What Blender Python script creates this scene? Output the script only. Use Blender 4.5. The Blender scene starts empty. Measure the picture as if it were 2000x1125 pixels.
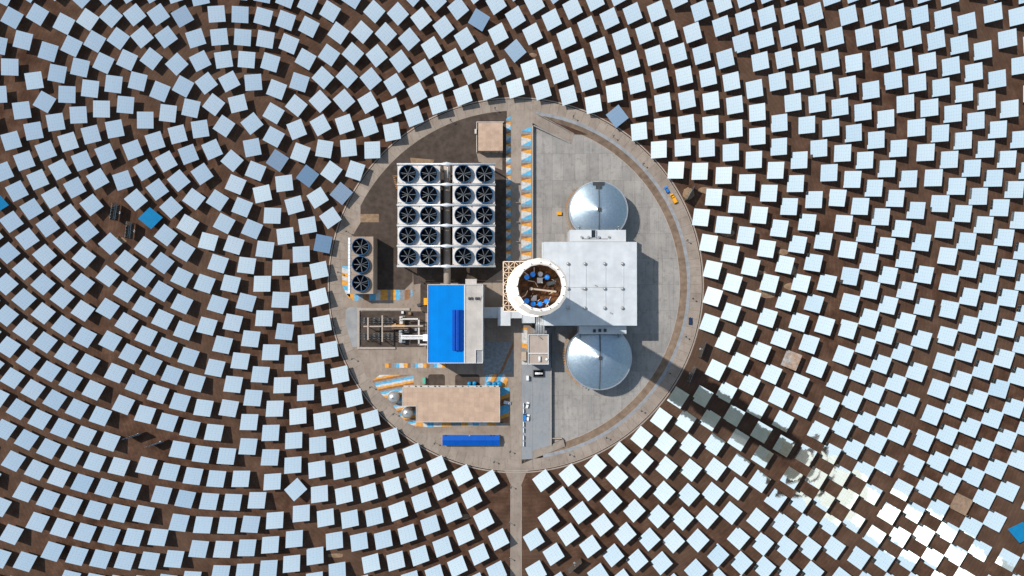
import bpy, bmesh, math, random
from mathutils import Vector, Matrix
random.seed(7)
scene = bpy.context.scene
COL = scene.collection

# ------------------------------------------------------------------ camera
H, FPX, TILT = 498.0, 1556.0, math.radians(0.7)
cam_d = bpy.data.cameras.new('camera')
cam_d.sensor_width = 36.0
cam_d.lens = FPX / 2000.0 * 36.0
cam_d.clip_start, cam_d.clip_end = 1.0, 20000.0
cam = bpy.data.objects.new('camera', cam_d)
COL.objects.link(cam)
cam.location = (0, 0, H)
cam.rotation_euler = (TILT, 0, 0)
scene.camera = cam

# ------------------------------------------------------------------ sky, sun, exposure
SUN_EL, SUN_AZ = math.radians(53.1), math.radians(-59.5)      # azimuth clockwise from +Y
SUN = Vector((math.sin(SUN_AZ) * math.cos(SUN_EL), math.cos(SUN_AZ) * math.cos(SUN_EL), math.sin(SUN_EL)))
world = bpy.data.worlds.new('World')
scene.world = world
world.use_nodes = True
wn = world.node_tree
sky = wn.nodes.new('ShaderNodeTexSky')
sky.sky_type = 'NISHITA'
sky.sun_disc = False
sky.sun_elevation = SUN_EL
sky.sun_rotation = SUN_AZ
sky.altitude = 1200
sky.air_density = 2.2
sky.dust_density = 2.6
sky.ozone_density = 0.0
bg = wn.nodes['Background']
bg.inputs[1].default_value = 0.125
wn.links.new(sky.outputs[0], bg.inputs[0])
sun_d = bpy.data.lights.new('sun', 'SUN')
sun_d.energy = 4.6
sun_d.angle = math.radians(0.5)
sun_d.color = (1.0, 0.94, 0.86)
sun = bpy.data.objects.new('sun', sun_d)
COL.objects.link(sun)
sun.rotation_euler = SUN.to_track_quat('Z', 'Y').to_euler()
sun.location = SUN * 800
scene.view_settings.view_transform = 'Standard'
scene.view_settings.look = 'None'
scene.view_settings.gamma = 1.0
scene.view_settings.exposure = -0.2
scene.view_settings.use_curve_mapping = False
scene.render.engine = 'CYCLES'
scene.cycles.caustics_reflective = False
scene.cycles.caustics_refractive = False
scene.cycles.max_bounces = 8
scene.cycles.diffuse_bounces = 2
scene.cycles.use_denoising = True

# ------------------------------------------------------------------ picture geometry -> ground geometry
def ray(px, py, tilt=TILT):
    x, y = (px - 1000) / FPX, (562.5 - py) / FPX
    return x, y * math.cos(tilt) + math.sin(tilt), y * math.sin(tilt) - math.cos(tilt)
def P(px, py, z=0.0, tilt=TILT):
    dx, dy, dz = ray(px, py, tilt)
    k = (H - z) / -dz
    return Vector((dx * k, dy * k, z))
def RECT(x0, y0, x1, y1, z):
    """world rectangle (x0,x1,y0,y1) that a flat roof at height z covers"""
    mx, my = (x0 + x1) / 2, (y0 + y1) / 2
    return P(x0, my, z).x, P(x1, my, z).x, P(mx, y1, z).y, P(mx, y0, z).y
S = 0.32
RC = P(1007.5, 556.0, 0)                                     # centre of the round yard

# ------------------------------------------------------------------ materials
def new_mat(name):
    m = bpy.data.materials.new(name)
    m.use_nodes = True
    return m, m.node_tree, m.node_tree.nodes['Principled BSDF']
def mat(name, col, rough=0.7, metal=0.0, var=0.18, scale=0.6, fine=12.0, rnd=0.0, bump=0.0, spec=0.3, col2=None, emit=None, estr=0.0):
    """plain colour broken up by two noises; rnd = tone difference from object to object"""
    m, nt, b = new_mat(name)
    tc = nt.nodes.new('ShaderNodeTexCoord')
    geo = nt.nodes.new('ShaderNodeNewGeometry')
    n1 = nt.nodes.new('ShaderNodeTexNoise'); n1.inputs['Scale'].default_value = scale; n1.inputs['Detail'].default_value = 6
    n2 = nt.nodes.new('ShaderNodeTexNoise'); n2.inputs['Scale'].default_value = fine; n2.inputs['Detail'].default_value = 3
    nt.links.new(geo.outputs['Position'], n1.inputs['Vector'])
    nt.links.new(geo.outputs['Position'], n2.inputs['Vector'])
    r1 = nt.nodes.new('ShaderNodeMapRange')
    r1.inputs['From Min'].default_value = .3; r1.inputs['From Max'].default_value = .7
    r1.inputs['To Min'].default_value = 1 - var; r1.inputs['To Max'].default_value = 1 + var
    nt.links.new(n1.outputs['Fac'], r1.inputs['Value'])
    r2 = nt.nodes.new('ShaderNodeMapRange')
    r2.inputs['From Min'].default_value = .3; r2.inputs['From Max'].default_value = .7
    r2.inputs['To Min'].default_value = 1 - var * .5; r2.inputs['To Max'].default_value = 1 + var * .5
    nt.links.new(n2.outputs['Fac'], r2.inputs['Value'])
    mu = nt.nodes.new('ShaderNodeMath'); mu.operation = 'MULTIPLY'
    nt.links.new(r1.outputs[0], mu.inputs[0]); nt.links.new(r2.outputs[0], mu.inputs[1])
    last = mu
    if rnd:
        oi = nt.nodes.new('ShaderNodeObjectInfo')
        r3 = nt.nodes.new('ShaderNodeMapRange')
        r3.inputs['To Min'].default_value = 1 - rnd; r3.inputs['To Max'].default_value = 1 + rnd
        nt.links.new(oi.outputs['Random'], r3.inputs['Value'])
        m3 = nt.nodes.new('ShaderNodeMath'); m3.operation = 'MULTIPLY'
        nt.links.new(mu.outputs[0], m3.inputs[0]); nt.links.new(r3.outputs[0], m3.inputs[1]); last = m3
    sc_ = nt.nodes.new('ShaderNodeVectorMath'); sc_.operation = 'SCALE'
    if col2 is not None:
        mx = nt.nodes.new('ShaderNodeMix'); mx.data_type = 'RGBA'
        n4 = nt.nodes.new('ShaderNodeTexNoise'); n4.inputs['Scale'].default_value = scale * .35; n4.inputs['Detail'].default_value = 8; n4.inputs['Roughness'].default_value = .65
        nt.links.new(geo.outputs['Position'], n4.inputs['Vector'])
        r4 = nt.nodes.new('ShaderNodeMapRange'); r4.inputs['From Min'].default_value = .38; r4.inputs['From Max'].default_value = .64
        nt.links.new(n4.outputs['Fac'], r4.inputs['Value'])
        nt.links.new(r4.outputs[0], mx.inputs['Factor'])
        mx.inputs['A'].default_value = (*col, 1); mx.inputs['B'].default_value = (*col2, 1)
        nt.links.new(mx.outputs['Result'], sc_.inputs[0])
    else:
        sc_.inputs[0].default_value = col
    nt.links.new(last.outputs[0], sc_.inputs['Scale'])
    nt.links.new(sc_.outputs[0], b.inputs['Base Color'])
    b.inputs['Roughness'].default_value = rough
    b.inputs['Metallic'].default_value = metal
    b.inputs['Specular IOR Level'].default_value = spec
    if bump:
        bp = nt.nodes.new('ShaderNodeBump'); bp.inputs['Strength'].default_value = bump; bp.inputs['Distance'].default_value = .3
        nt.links.new(n1.outputs['Fac'], bp.inputs['Height']); nt.links.new(bp.outputs[0], b.inputs['Normal'])
    if emit:
        b.inputs['Emission Color'].default_value = (*emit, 1)
        b.inputs['Emission Strength'].default_value = estr
    return m

M = {}
def ground_material():
    m, nt, b = new_mat('desert soil')
    geo = nt.nodes.new('ShaderNodeNewGeometry')
    def noise(scale, detail, rough=.55):
        n = nt.nodes.new('ShaderNodeTexNoise'); n.inputs['Scale'].default_value = scale
        n.inputs['Detail'].default_value = detail; n.inputs['Roughness'].default_value = rough
        nt.links.new(geo.outputs['Position'], n.inputs['Vector']); return n
    big, mid, fine = noise(.012, 4), noise(.11, 7, .62), noise(1.6, 4)
    ramp = nt.nodes.new('ShaderNodeValToRGB')
    nt.links.new(mid.outputs['Fac'], ramp.inputs[0])
    e = ramp.color_ramp.elements
    e[0].position, e[0].color = .32, (.044, .022, .014, 1)
    e[1].position, e[1].color = .70, (.124, .072, .047, 1)
    e2 = ramp.color_ramp.elements.new(.5); e2.color = (.076, .040, .026, 1)
    mx = nt.nodes.new('ShaderNodeMix'); mx.data_type = 'RGBA'
    r = nt.nodes.new('ShaderNodeMapRange'); r.inputs['From Min'].default_value = .4; r.inputs['From Max'].default_value = .62; r.inputs['To Max'].default_value = .55
    nt.links.new(big.outputs['Fac'], r.inputs['Value']); nt.links.new(r.outputs[0], mx.inputs['Factor'])
    nt.links.new(ramp.outputs[0], mx.inputs['A']); mx.inputs['B'].default_value = (.100, .064, .046, 1)
    # wheel tracks of the washing trucks, concentric with the yard
    sub = nt.nodes.new('ShaderNodeVectorMath'); sub.operation = 'SUBTRACT'
    sub.inputs[1].default_value = (RC.x, RC.y, 0)
    nt.links.new(geo.outputs['Position'], sub.inputs[0])
    ln = nt.nodes.new('ShaderNodeVectorMath'); ln.operation = 'LENGTH'; nt.links.new(sub.outputs[0], ln.inputs[0])
    ad = nt.nodes.new('ShaderNodeMath'); ad.operation = 'MULTIPLY_ADD'
    nt.links.new(mid.outputs['Fac'], ad.inputs[0]); ad.inputs[1].default_value = 3.0; nt.links.new(ln.outputs['Value'], ad.inputs[2])
    sn = nt.nodes.new('ShaderNodeMath'); sn.operation = 'SINE'
    ml = nt.nodes.new('ShaderNodeMath'); ml.operation = 'MULTIPLY'; ml.inputs[1].default_value = 2.6
    nt.links.new(ad.outputs[0], ml.inputs[0]); nt.links.new(ml.outputs[0], sn.inputs[0])
    tr = nt.nodes.new('ShaderNodeMapRange'); tr.inputs['From Min'].default_value = .6; tr.inputs['From Max'].default_value = 1.0
    tr.inputs['To Min'].default_value = 1.0; tr.inputs['To Max'].default_value = 1.16
    nt.links.new(sn.outputs[0], tr.inputs['Value'])
    fr = nt.nodes.new('ShaderNodeMapRange'); fr.inputs['From Min'].default_value = .3; fr.inputs['From Max'].default_value = .7
    fr.inputs['To Min'].default_value = .86; fr.inputs['To Max'].default_value = 1.14
    nt.links.new(fine.outputs['Fac'], fr.inputs['Value'])
    mm = nt.nodes.new('ShaderNodeMath'); mm.operation = 'MULTIPLY'
    nt.links.new(tr.outputs[0], mm.inputs[0]); nt.links.new(fr.outputs[0], mm.inputs[1])
    sc_ = nt.nodes.new('ShaderNodeVectorMath'); sc_.operation = 'SCALE'
    nt.links.new(mx.outputs['Result'], sc_.inputs[0]); nt.links.new(mm.outputs[0], sc_.inputs['Scale'])
    nt.links.new(sc_.outputs[0], b.inputs['Base Color'])
    b.inputs['Roughness'].default_value = .95; b.inputs['Specular IOR Level'].default_value = .1
    return m
M['soil'] = ground_material()

def mirror_material(name, dust=.025, per_object=True):
    """silvered glass with a film of pale dust; joints between the facets are real gaps"""
    m, nt, b = new_mat(name)
    nt.nodes.remove(b)
    out = nt.nodes['Material Output']
    gl = nt.nodes.new('ShaderNodeBsdfGlossy'); gl.inputs['Roughness'].default_value = .025
    gl.inputs['Color'].default_value = (.75, .92, .98, 1)
    df = nt.nodes.new('ShaderNodeBsdfDiffuse'); df.inputs['Color'].default_value = (.62, .63, .64, 1)
    mix = nt.nodes.new('ShaderNodeMixShader')
    geo = nt.nodes.new('ShaderNodeNewGeometry')
    n = nt.nodes.new('ShaderNodeTexNoise'); n.inputs['Scale'].default_value = .5; n.inputs['Detail'].default_value = 6
    nt.links.new(geo.outputs['Position'], n.inputs['Vector'])
    r = nt.nodes.new('ShaderNodeMapRange'); r.inputs['From Min'].default_value = .3; r.inputs['From Max'].default_value = .7
    r.inputs['To Min'].default_value = dust * .8; r.inputs['To Max'].default_value = dust * 1.2
    nt.links.new(n.outputs['Fac'], r.inputs['Value'])
    ad = nt.nodes.new('ShaderNodeMath'); ad.operation = 'ADD'
    nt.links.new(r.outputs[0], ad.inputs[0])
    if per_object:
        oi = nt.nodes.new('ShaderNodeObjectInfo')
        src = oi.outputs['Random']
    else:
        at = nt.nodes.new('ShaderNodeAttribute'); at.attribute_name = 'tone'
        src = at.outputs['Fac']
    pw = nt.nodes.new('ShaderNodeMath'); pw.operation = 'POWER'; pw.inputs[1].default_value = 4.0
    nt.links.new(src, pw.inputs[0])
    m2 = nt.nodes.new('ShaderNodeMath'); m2.operation = 'MULTIPLY'; m2.inputs[1].default_value = .14
    nt.links.new(pw.outputs[0], m2.inputs[0]); nt.links.new(m2.outputs[0], ad.inputs[1])
    nt.links.new(ad.outputs[0], mix.inputs[0])
    nt.links.new(gl.outputs[0], mix.inputs[1]); nt.links.new(df.outputs[0], mix.inputs[2])
    nt.links.new(mix.outputs[0], out.inputs['Surface'])
    return m
M['mirror'] = mirror_material('mirror glass')
M['mirror_field'] = mirror_material('mirror glass field', per_object=False)
M['mirror_rust'] = mat('soiled mirror back', (.17, .175, .18), .5, .3, .3, .5, 3, col2=(.19, .12, .08))
M['mirror_brown'] = mat('mirror painted ground brown', (.13, .085, .055), .35, .2, .3, .6, 4)  # brown reflection of the ground put into the base colour
M['mirror_blue'] = mat('mirror painted sky blue', (.008, .20, .42), .25, .3, .06, .4, 3)  # reflection of deep blue sky painted as base colour
M['galv'] = mat('galvanised steel', (.36, .37, .38), .5, .6, .1)
M['conc'] = mat('pale concrete', (.30, .275, .25), .85, 0, .16, .12, 2.5, rnd=.10, col2=(.36, .32, .28))
M['conc_road'] = mat('road concrete', (.29, .235, .19), .85, 0, .18, .15, 2.5, rnd=.07, col2=(.34, .29, .25))
M['conc_warm'] = mat('yard concrete', (.27, .21, .165), .85, 0, .22, .15, 2.5, col2=(.34, .285, .24))
M['conc_blue'] = mat('terrace concrete', (.27, .29, .31), .8, 0, .12, .2, 3)
M['conc_pad'] = mat('grey pad', (.27, .275, .28), .8, 0, .15, .2, 3)
def streaked(name, c1, c2, dark, rnd):
    m, nt, b = new_mat(name)
    geo = nt.nodes.new('ShaderNodeNewGeometry'); oi = nt.nodes.new('ShaderNodeObjectInfo')
    def noise(sc, scale, detail, rough=.6):
        mp = nt.nodes.new('ShaderNodeVectorMath'); mp.operation = 'MULTIPLY'; mp.inputs[1].default_value = sc
        nt.links.new(geo.outputs['Position'], mp.inputs[0])
        n_ = nt.nodes.new('ShaderNodeTexNoise'); n_.inputs['Scale'].default_value = scale; n_.inputs['Detail'].default_value = detail; n_.inputs['Roughness'].default_value = rough
        nt.links.new(mp.outputs[0], n_.inputs['Vector']); return n_
    def rng_(src, a, b_, c, d):
        r_ = nt.nodes.new('ShaderNodeMapRange'); r_.inputs['From Min'].default_value = a; r_.inputs['From Max'].default_value = b_
        r_.inputs['To Min'].default_value = c; r_.inputs['To Max'].default_value = d; nt.links.new(src, r_.inputs['Value']); return r_.outputs[0]
    def mixc(f, a, b_):
        x = nt.nodes.new('ShaderNodeMix'); x.data_type = 'RGBA'; nt.links.new(f, x.inputs['Factor'])
        for sock, val in ((x.inputs['A'], a), (x.inputs['B'], b_)):
            if isinstance(val, tuple): sock.default_value = (*val, 1)
            else: nt.links.new(val, sock)
        return x.outputs['Result']
    base = mixc(rng_(noise((1, 1, 1), .09, 6).outputs['Fac'], .35, .65, 0, 1), c1, c2)
    base = mixc(rng_(noise((1, .12, 1), .5, 5).outputs['Fac'], .52, .75, 0, .55), base, dark)
    base = mixc(rng_(noise((1, 1, 1), .35, 8, .7).outputs['Fac'], .53, .72, 0, .75), base, dark)
    fine = rng_(noise((1, 1, 1), 3.5, 3).outputs['Fac'], .3, .7, .88, 1.12)
    tone = rng_(oi.outputs['Random'], 0, 1, 1 - rnd, 1 + rnd)
    mu = nt.nodes.new('ShaderNodeMath'); mu.operation = 'MULTIPLY'; nt.links.new(fine, mu.inputs[0]); nt.links.new(tone, mu.inputs[1])
    sc_ = nt.nodes.new('ShaderNodeVectorMath'); sc_.operation = 'SCALE'; nt.links.new(base, sc_.inputs[0]); nt.links.new(mu.outputs[0], sc_.inputs['Scale'])
    nt.links.new(sc_.outputs[0], b.inputs['Base Color']); b.inputs['Roughness'].default_value = .85; b.inputs['Specular IOR Level'].default_value = .2
    return m
M['conc'] = streaked('pale concrete', (.255, .245, .235), (.33, .31, .29), (.165, .148, .135), .085)
M['conc_road'] = streaked('road concrete', (.25, .205, .17), (.32, .27, .23), (.18, .14, .115), .08)
M['conc_warm'] = streaked('yard concrete', (.235, .185, .15), (.32, .265, .22), (.165, .125, .10), .0)
M['conc_blue'] = streaked('terrace concrete', (.235, .255, .275), (.27, .28, .295), (.19, .195, .205), .0)
M['joint'] = mat('dark joint', (.10, .085, .07), .9)
M['asphalt'] = mat('brown gravel', (.062, .047, .039), .95, 0, .2, .35, 5, col2=(.085, .066, .055), spec=.1)
M['gravel'] = mat('tan gravel', (.18, .132, .098), .95, 0, .3, .3, 4, spec=.1)
M['strip'] = mat('grey blue strip', (.25, .26, .275), .8, 0, .2, .3, 4)
M['kerb'] = mat('kerb stone', (.36, .31, .27), .8, 0, .1)
M['wall_tan'] = mat('rendered wall', (.42, .35, .29), .85, 0, .1)
M['ct_deck'] = mat('beige deck', (.33, .255, .20), .8, 0, .15, .3, 3)
M['soil_pale'] = mat('pale dug soil', (.25, .17, .11), .95, 0, .25, .4, 4, spec=.1)
M['white'] = mat('white sheet', (.55, .58, .61), .5, 0, .08, .2, 2.5, rnd=.035, col2=(.50, .53, .56))
M['white_wall'] = mat('white wall', (.56, .58, .60), .6, 0, .05)
M['offwhite'] = mat('greyed white', (.50, .485, .47), .6, 0, .12, .25, 2, col2=(.56, .53, .50))
M['blue_roof'] = mat('blue sheet', (.0, .195, .62), .6, 0, .07, .15, 2, spec=.06, rnd=.05)
M['blue_dark'] = mat('deep blue sheet', (.002, .06, .36), .45, 0, .08, .3, 2, spec=.15)
M['blue_shed'] = mat('blue shed sheet', (.002, .085, .42), .5, 0, .06, .3, 2, spec=.15)
M['tan_roof'] = mat('tan roof felt', (.44, .315, .235), .85, 0, .10, .2, 1.6, rnd=.06)
M['grey_tan'] = mat('grey tan roof felt', (.39, .325, .28), .85, 0, .12, .2, 2)
M['grey_roof'] = mat('pale grey roof', (.44, .41, .38), .8, 0, .12, .15, 1.5, rnd=.04)
M['acc'] = mat('condenser deck', (.60, .565, .53), .55, .1, .14, .35, 2.5, col2=(.66, .635, .61))
M['rust'] = mat('rust stain', (.42, .20, .06), .8)
M['duct'] = mat('steam duct', (.66, .69, .72), .35, .3, .08)
M['fan_blue'] = mat('fan ring blue', (.02, .09, .20), .35, .1, .15)
M['fan_dark'] = mat('pit black', (.003, .004, .006), 1.0, spec=0.0)
M['blade'] = mat('fan blade', (.24, .26, .28), .4, .4, .05)
M['walk'] = mat('walkway grating', (.13, .15, .17), .6, .3, .1)
M['steel'] = mat('dark steel', (.06, .065, .07), .5, .5, .1)
M['tank'] = mat('tank cladding', (.46, .56, .63), .34, .95, .10, .8, 5, bump=.05)
M['tank_side'] = mat('tank shell cladding', (.55, .57, .6), .38, .85, .12, .4, 4)
M['tank_rim'] = mat('tank rim', (.60, .62, .65), .35, .8, .05)
M['sphere'] = mat('silver sphere', (.62, .61, .60), .34, .75, .1, .6, 4)
M['conc_tower'] = mat('tower concrete', (.74, .68, .61), .8, 0, .1, .1, 1.5)
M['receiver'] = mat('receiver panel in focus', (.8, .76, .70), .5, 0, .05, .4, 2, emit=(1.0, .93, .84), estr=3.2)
M['receiver_glow_mid'] = mat('added weaker receiver glow', (.8, .74, .68), .5, 0, .1, .4, 2, emit=(1.0, .90, .79), estr=1.9)  # weaker glow added to grade the concentrated light down the receiver
M['spill_glow'] = mat('added spill glow', (.8, .72, .63), .5, 0, .12, .4, 2, emit=(1.0, .88, .76), estr=1.1)  # emission stands in for sunlight spilled below the receiver
M['shield'] = mat('white heat shield', (.88, .82, .76), .6, 0, .04, .3, 2, emit=(1.0, .95, .90), estr=.42)  # slight emission stands in for concentrated light on the white crown
M['tan_rail_and_spill'] = mat('tan rails and painted spill', (.76, .60, .45), .7, 0, .15, .4, 2)  # tan of the handrails, also paints warm spilled light on the shaft
M['deck_rust'] = mat('receiver deck', (.035, .018, .010), .8, .1, .6, .8, 4, col2=(.15, .06, .018))
M['blue_paint'] = mat('bright blue paint', (.008, .20, .72), .4, 0, .05)
M['tank_blue'] = mat('blue tank', (.012, .24, .50), .4, 0, .1)
M['yellow'] = mat('yellow paint', (.75, .34, .015), .4, 0, .08)
M['orange_p'] = mat('orange ground paint', (.62, .29, .055), .8, 0, .24, .6, 5)
M['blue_p'] = mat('blue ground paint', (.10, .37, .58), .8, 0, .24, .6, 5)
M['pale_p'] = mat('white ground paint', (.50, .50, .49), .8, 0, .24, .6, 5)
M['grey_p'] = mat('grey ground paint', (.21, .23, .25), .8, 0, .24, .6, 5)
M['brown_p'] = mat('brown ground paint', (.25, .125, .06), .8, 0, .24, .6, 5)
M['glass'] = mat('dark window', (.02, .025, .03), .1, 0, .05, spec=.6)
M['tyre'] = mat('tyre', (.02, .02, .02), .9)
M['green'] = mat('green box', (.10, .42, .32), .5)
M['car_blue'] = mat('dark blue paint', (.012, .035, .10), .25)
M['car_cyan'] = mat('blue car paint', (.02, .19, .55), .25)
M['car_white'] = mat('white car paint', (.78, .79, .80), .25)
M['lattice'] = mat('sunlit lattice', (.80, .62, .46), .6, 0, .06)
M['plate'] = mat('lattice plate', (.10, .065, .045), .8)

# ------------------------------------------------------------------ mesh helper
class MB:
    def __init__(s): s.v = []; s.f = []; s.tone = []
    def add(s, vs, fs):
        o = len(s.v); s.v += [tuple(v) for v in vs]; s.f += [tuple(i + o for i in f) for f in fs]; return s
    def box(s, x0, x1, y0, y1, z0, z1):
        return s.add([(x0, y0, z0), (x1, y0, z0), (x1, y1, z0), (x0, y1, z0), (x0, y0, z1), (x1, y0, z1), (x1, y1, z1), (x0, y1, z1)],
                     [(3, 2, 1, 0), (4, 5, 6, 7), (0, 1, 5, 4), (1, 2, 6, 5), (2, 3, 7, 6), (3, 0, 4, 7)])
    def obox(s, c, sz, rz=0.0):
        a, b, d = sz[0] / 2, sz[1] / 2, sz[2] / 2
        ca, sa = math.cos(rz), math.sin(rz)
        vs = [(c[0] + x * ca - y * sa, c[1] + x * sa + y * ca, c[2] + z) for z in (-d, d) for x, y in ((-a, -b), (a, -b), (a, b), (-a, b))]
        return s.add(vs, [(3, 2, 1, 0), (4, 5, 6, 7), (0, 1, 5, 4), (1, 2, 6, 5), (2, 3, 7, 6), (3, 0, 4, 7)])
    def prism(s, poly, z0, z1):
        n = len(poly)
        vs = [(p[0], p[1], z0) for p in poly] + [(p[0], p[1], z1) for p in poly]
        return s.add(vs, [tuple(range(n - 1, -1, -1)), tuple(range(n, 2 * n))] + [(i, (i + 1) % n, n + (i + 1) % n, n + i) for i in range(n)])
    def cyl(s, cx, cy, z0, z1, r0, r1=None, n=24, top=True, bot=True, rot=0.0):
        r1 = r0 if r1 is None else r1
        vs = [(cx + r * math.cos(rot + 2 * math.pi * i / n), cy + r * math.sin(rot + 2 * math.pi * i / n), z) for r, z in ((r0, z0), (r1, z1)) for i in range(n)]
        fs = [(i, (i + 1) % n, n + (i + 1) % n, n + i) for i in range(n)]
        if top: fs.append(tuple(range(n, 2 * n)))
        if bot: fs.append(tuple(range(n - 1, -1, -1)))
        return s.add(vs, fs)
    def lathe(s, cx, cy, prof, n=48, rot=0.0):
        vs, fs = [], []
        for r, z in prof:
            for i in range(n):
                a = rot + 2 * math.pi * i / n
                vs.append((cx + r * math.cos(a), cy + r * math.sin(a), z))
        for k in range(len(prof) - 1):
            for i in range(n):
                j = (i + 1) % n
                fs.append((k * n + i, k * n + j, (k + 1) * n + j, (k + 1) * n + i))
        return s.add(vs, fs)
    def tube(s, p, q, r, n=8):
        p, q = Vector(p), Vector(q)
        d = (q - p).normalized()
        u = d.orthogonal().normalized(); w = d.cross(u)
        vs = [tuple(e + u * r * math.cos(2 * math.pi * i / n) + w * r * math.sin(2 * math.pi * i / n)) for e in (p, q) for i in range(n)]
        return s.add(vs, [(i, (i + 1) % n, n + (i + 1) % n, n + i) for i in range(n)] + [tuple(range(n - 1, -1, -1)), tuple(range(n, 2 * n))])
    def sphere(s, c, r, n=20, m=12, squash=1.0):
        prof = [(max(r * math.sin(math.pi * k / m), 1e-3), c[2] - r * squash * math.cos(math.pi * k / m)) for k in range(m + 1)]
        return s.lathe(c[0], c[1], prof, n)
    def sheet(s, poly, z):
        return s.add([(p[0], p[1], z) for p in poly], [tuple(range(len(poly)))])
    def mesh(s, name, material, smooth=False):
        me = bpy.data.meshes.new(name)
        me.from_pydata(s.v, [], s.f)
        me.validate(); me.update()
        for mm in (material if isinstance(material, (list, tuple)) else [material]): me.materials.append(mm)
        if smooth: me.polygons.foreach_set('use_smooth', [True] * len(me.polygons))
        return me
    def build(s, name, material, parent=None, smooth=False):
        return link(name, s.mesh(name, material, smooth), parent)

def wmat(o):
    m = Matrix.Translation(o.location) @ o.rotation_euler.to_matrix().to_4x4()
    return m if o.parent is None else wmat(o.parent) @ o.matrix_parent_inverse @ m
def link(name, data, parent=None):
    o = bpy.data.objects.new(name, data)
    COL.objects.link(o)
    if parent is not None:
        o.parent = parent
        o.matrix_parent_inverse = wmat(parent).inverted()
    return o
def thing(name, label, cat, loc, group=None):
    o = link(name, None)
    o.location = loc; o.empty_display_size = .5
    return tag(o, label, cat, group)
def tag(o, label, cat, group=None):
    o['label'] = label; o['category'] = cat
    if group: o['group'] = group
    return o
def struct(o):
    o['kind'] = 'structure'; return o
def center(r): return ((r[0] + r[1]) / 2, (r[2] + r[3]) / 2, 0)
ORD = ['first', 'second', 'third', 'fourth', 'fifth', 'sixth', 'seventh', 'eighth', 'ninth', 'tenth', 'eleventh', 'twelfth']
def nth(i):
    n = i + 1
    return f"{n}{'th' if 10 <= n % 100 <= 20 else {1: 'st', 2: 'nd', 3: 'rd'}.get(n % 10, 'th')}"
def clip(poly, a, b, keep_left=True):
    """Sutherland-Hodgman against the line a->b"""
    out = []
    def side(p): return ((b[0] - a[0]) * (p[1] - a[1]) - (b[1] - a[1]) * (p[0] - a[0])) * (1 if keep_left else -1)
    for i, p in enumerate(poly):
        q = poly[(i + 1) % len(poly)]
        sp, sq = side(p), side(q)
        if sp >= 0: out.append(p)
        if (sp >= 0) != (sq >= 0):
            t = sp / (sp - sq); out.append((p[0] + (q[0] - p[0]) * t, p[1] + (q[1] - p[1]) * t))
    return out
def clip_convex(poly, cv):
    for i in range(len(cv)):
        poly = clip(poly, cv[i], cv[(i + 1) % len(cv)])
        if len(poly) < 3: return []
    return poly
def circ(r, n=128, a0=0.0, a1=2 * math.pi, c=RC):
    full = abs(a1 - a0 - 2 * math.pi) < 1e-6
    return [(c.x + r * math.cos(a0 + (a1 - a0) * i / n), c.y + r * math.sin(a0 + (a1 - a0) * i / n)) for i in range(n if full else n + 1)]
def area(p): return .5 * sum(p[i][0] * p[(i + 1) % len(p)][1] - p[(i + 1) % len(p)][0] * p[i][1] for i in range(len(p)))
def PP(pts, z=0.0):
    q = [(lambda v: (v.x, v.y))(P(x, y, z)) for x, y in pts]
    return q if area(q) > 0 else q[::-1]

# ================================================================== THE SETTING
R_IN, R_ROAD0, R_ROAD1, R_KERB = 322 * S, 341 * S, 362 * S, 366 * S
BASIN = -2.2
# soil: one sheet with a round hole for the yard, out to the horizon
g = MB()
rr = [R_ROAD1 - .3, R_KERB + 2, 180, 260, 400, 700, 1500, 4000, 9000]
n = 128
for r in rr:
    for i in range(n): g.v.append((RC.x + r * math.cos(2 * math.pi * i / n), RC.y + r * math.sin(2 * math.pi * i / n), -.06))
for k in range(len(rr) - 1):
    for i in range(n):
        j = (i + 1) % n; g.f.append((k * n + i, (k + 1) * n + i, (k + 1) * n + j, k * n + j))
ground = struct(g.build('ground', M['soil']))

struct(MB().sheet(circ(R_ROAD1 + 2, 96), -2.4).build('subsoil', M['soil']))
# ring road of cast slabs, a drain strip inside it, a kerb and ditch outside it
road = struct(MB().lathe(RC.x, RC.y, [(R_ROAD0, -.02), (R_ROAD1, -.02)], 160).build('ring_road', M['joint']))
NS = 132
def ring_poly(r0, r1, a0, a1, k=3):
    return [(RC.x + r0 * math.cos(a0 + (a1 - a0) * i / k), RC.y + r0 * math.sin(a0 + (a1 - a0) * i / k)) for i in range(k + 1)][::-1] + \
           [(RC.x + r1 * math.cos(a0 + (a1 - a0) * i / k), RC.y + r1 * math.sin(a0 + (a1 - a0) * i / k)) for i in range(k + 1)]
slab = MB()
for i in range(1):
    da = 2 * math.pi / NS
    poly = [(R_ROAD0 * math.cos(a), R_ROAD0 * math.sin(a)) for a in (da - .0005, da / 2, .0005)] + [((R_ROAD1 - .05) * math.cos(a), (R_ROAD1 - .05) * math.sin(a)) for a in (.0005, da / 2, da - .0005)]
    poly = poly if area(poly) > 0 else poly[::-1]
    slab.prism(poly, -.3, .03)
slab_me = slab.mesh('road_slab', M['conc_road'])
for i in range(NS):
    o = link('road_slab', slab_me, road)
    o.matrix_parent_inverse = Matrix.Identity(4)
    o.location = (RC.x, RC.y, 0); o.rotation_euler = (0, 0, i * 2 * math.pi / NS)
kerb = struct(MB().lathe(RC.x, RC.y, [(R_ROAD1, -.1), (R_ROAD1, .12), (R_ROAD1 + .35, .12), (R_ROAD1 + .35, -.25), (R_ROAD1 + 1.0, -.25), (R_ROAD1 + 1.0, .06), (R_KERB, .06), (R_KERB + .5, -.07)], 160).build('kerb', M['kerb']))

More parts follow.
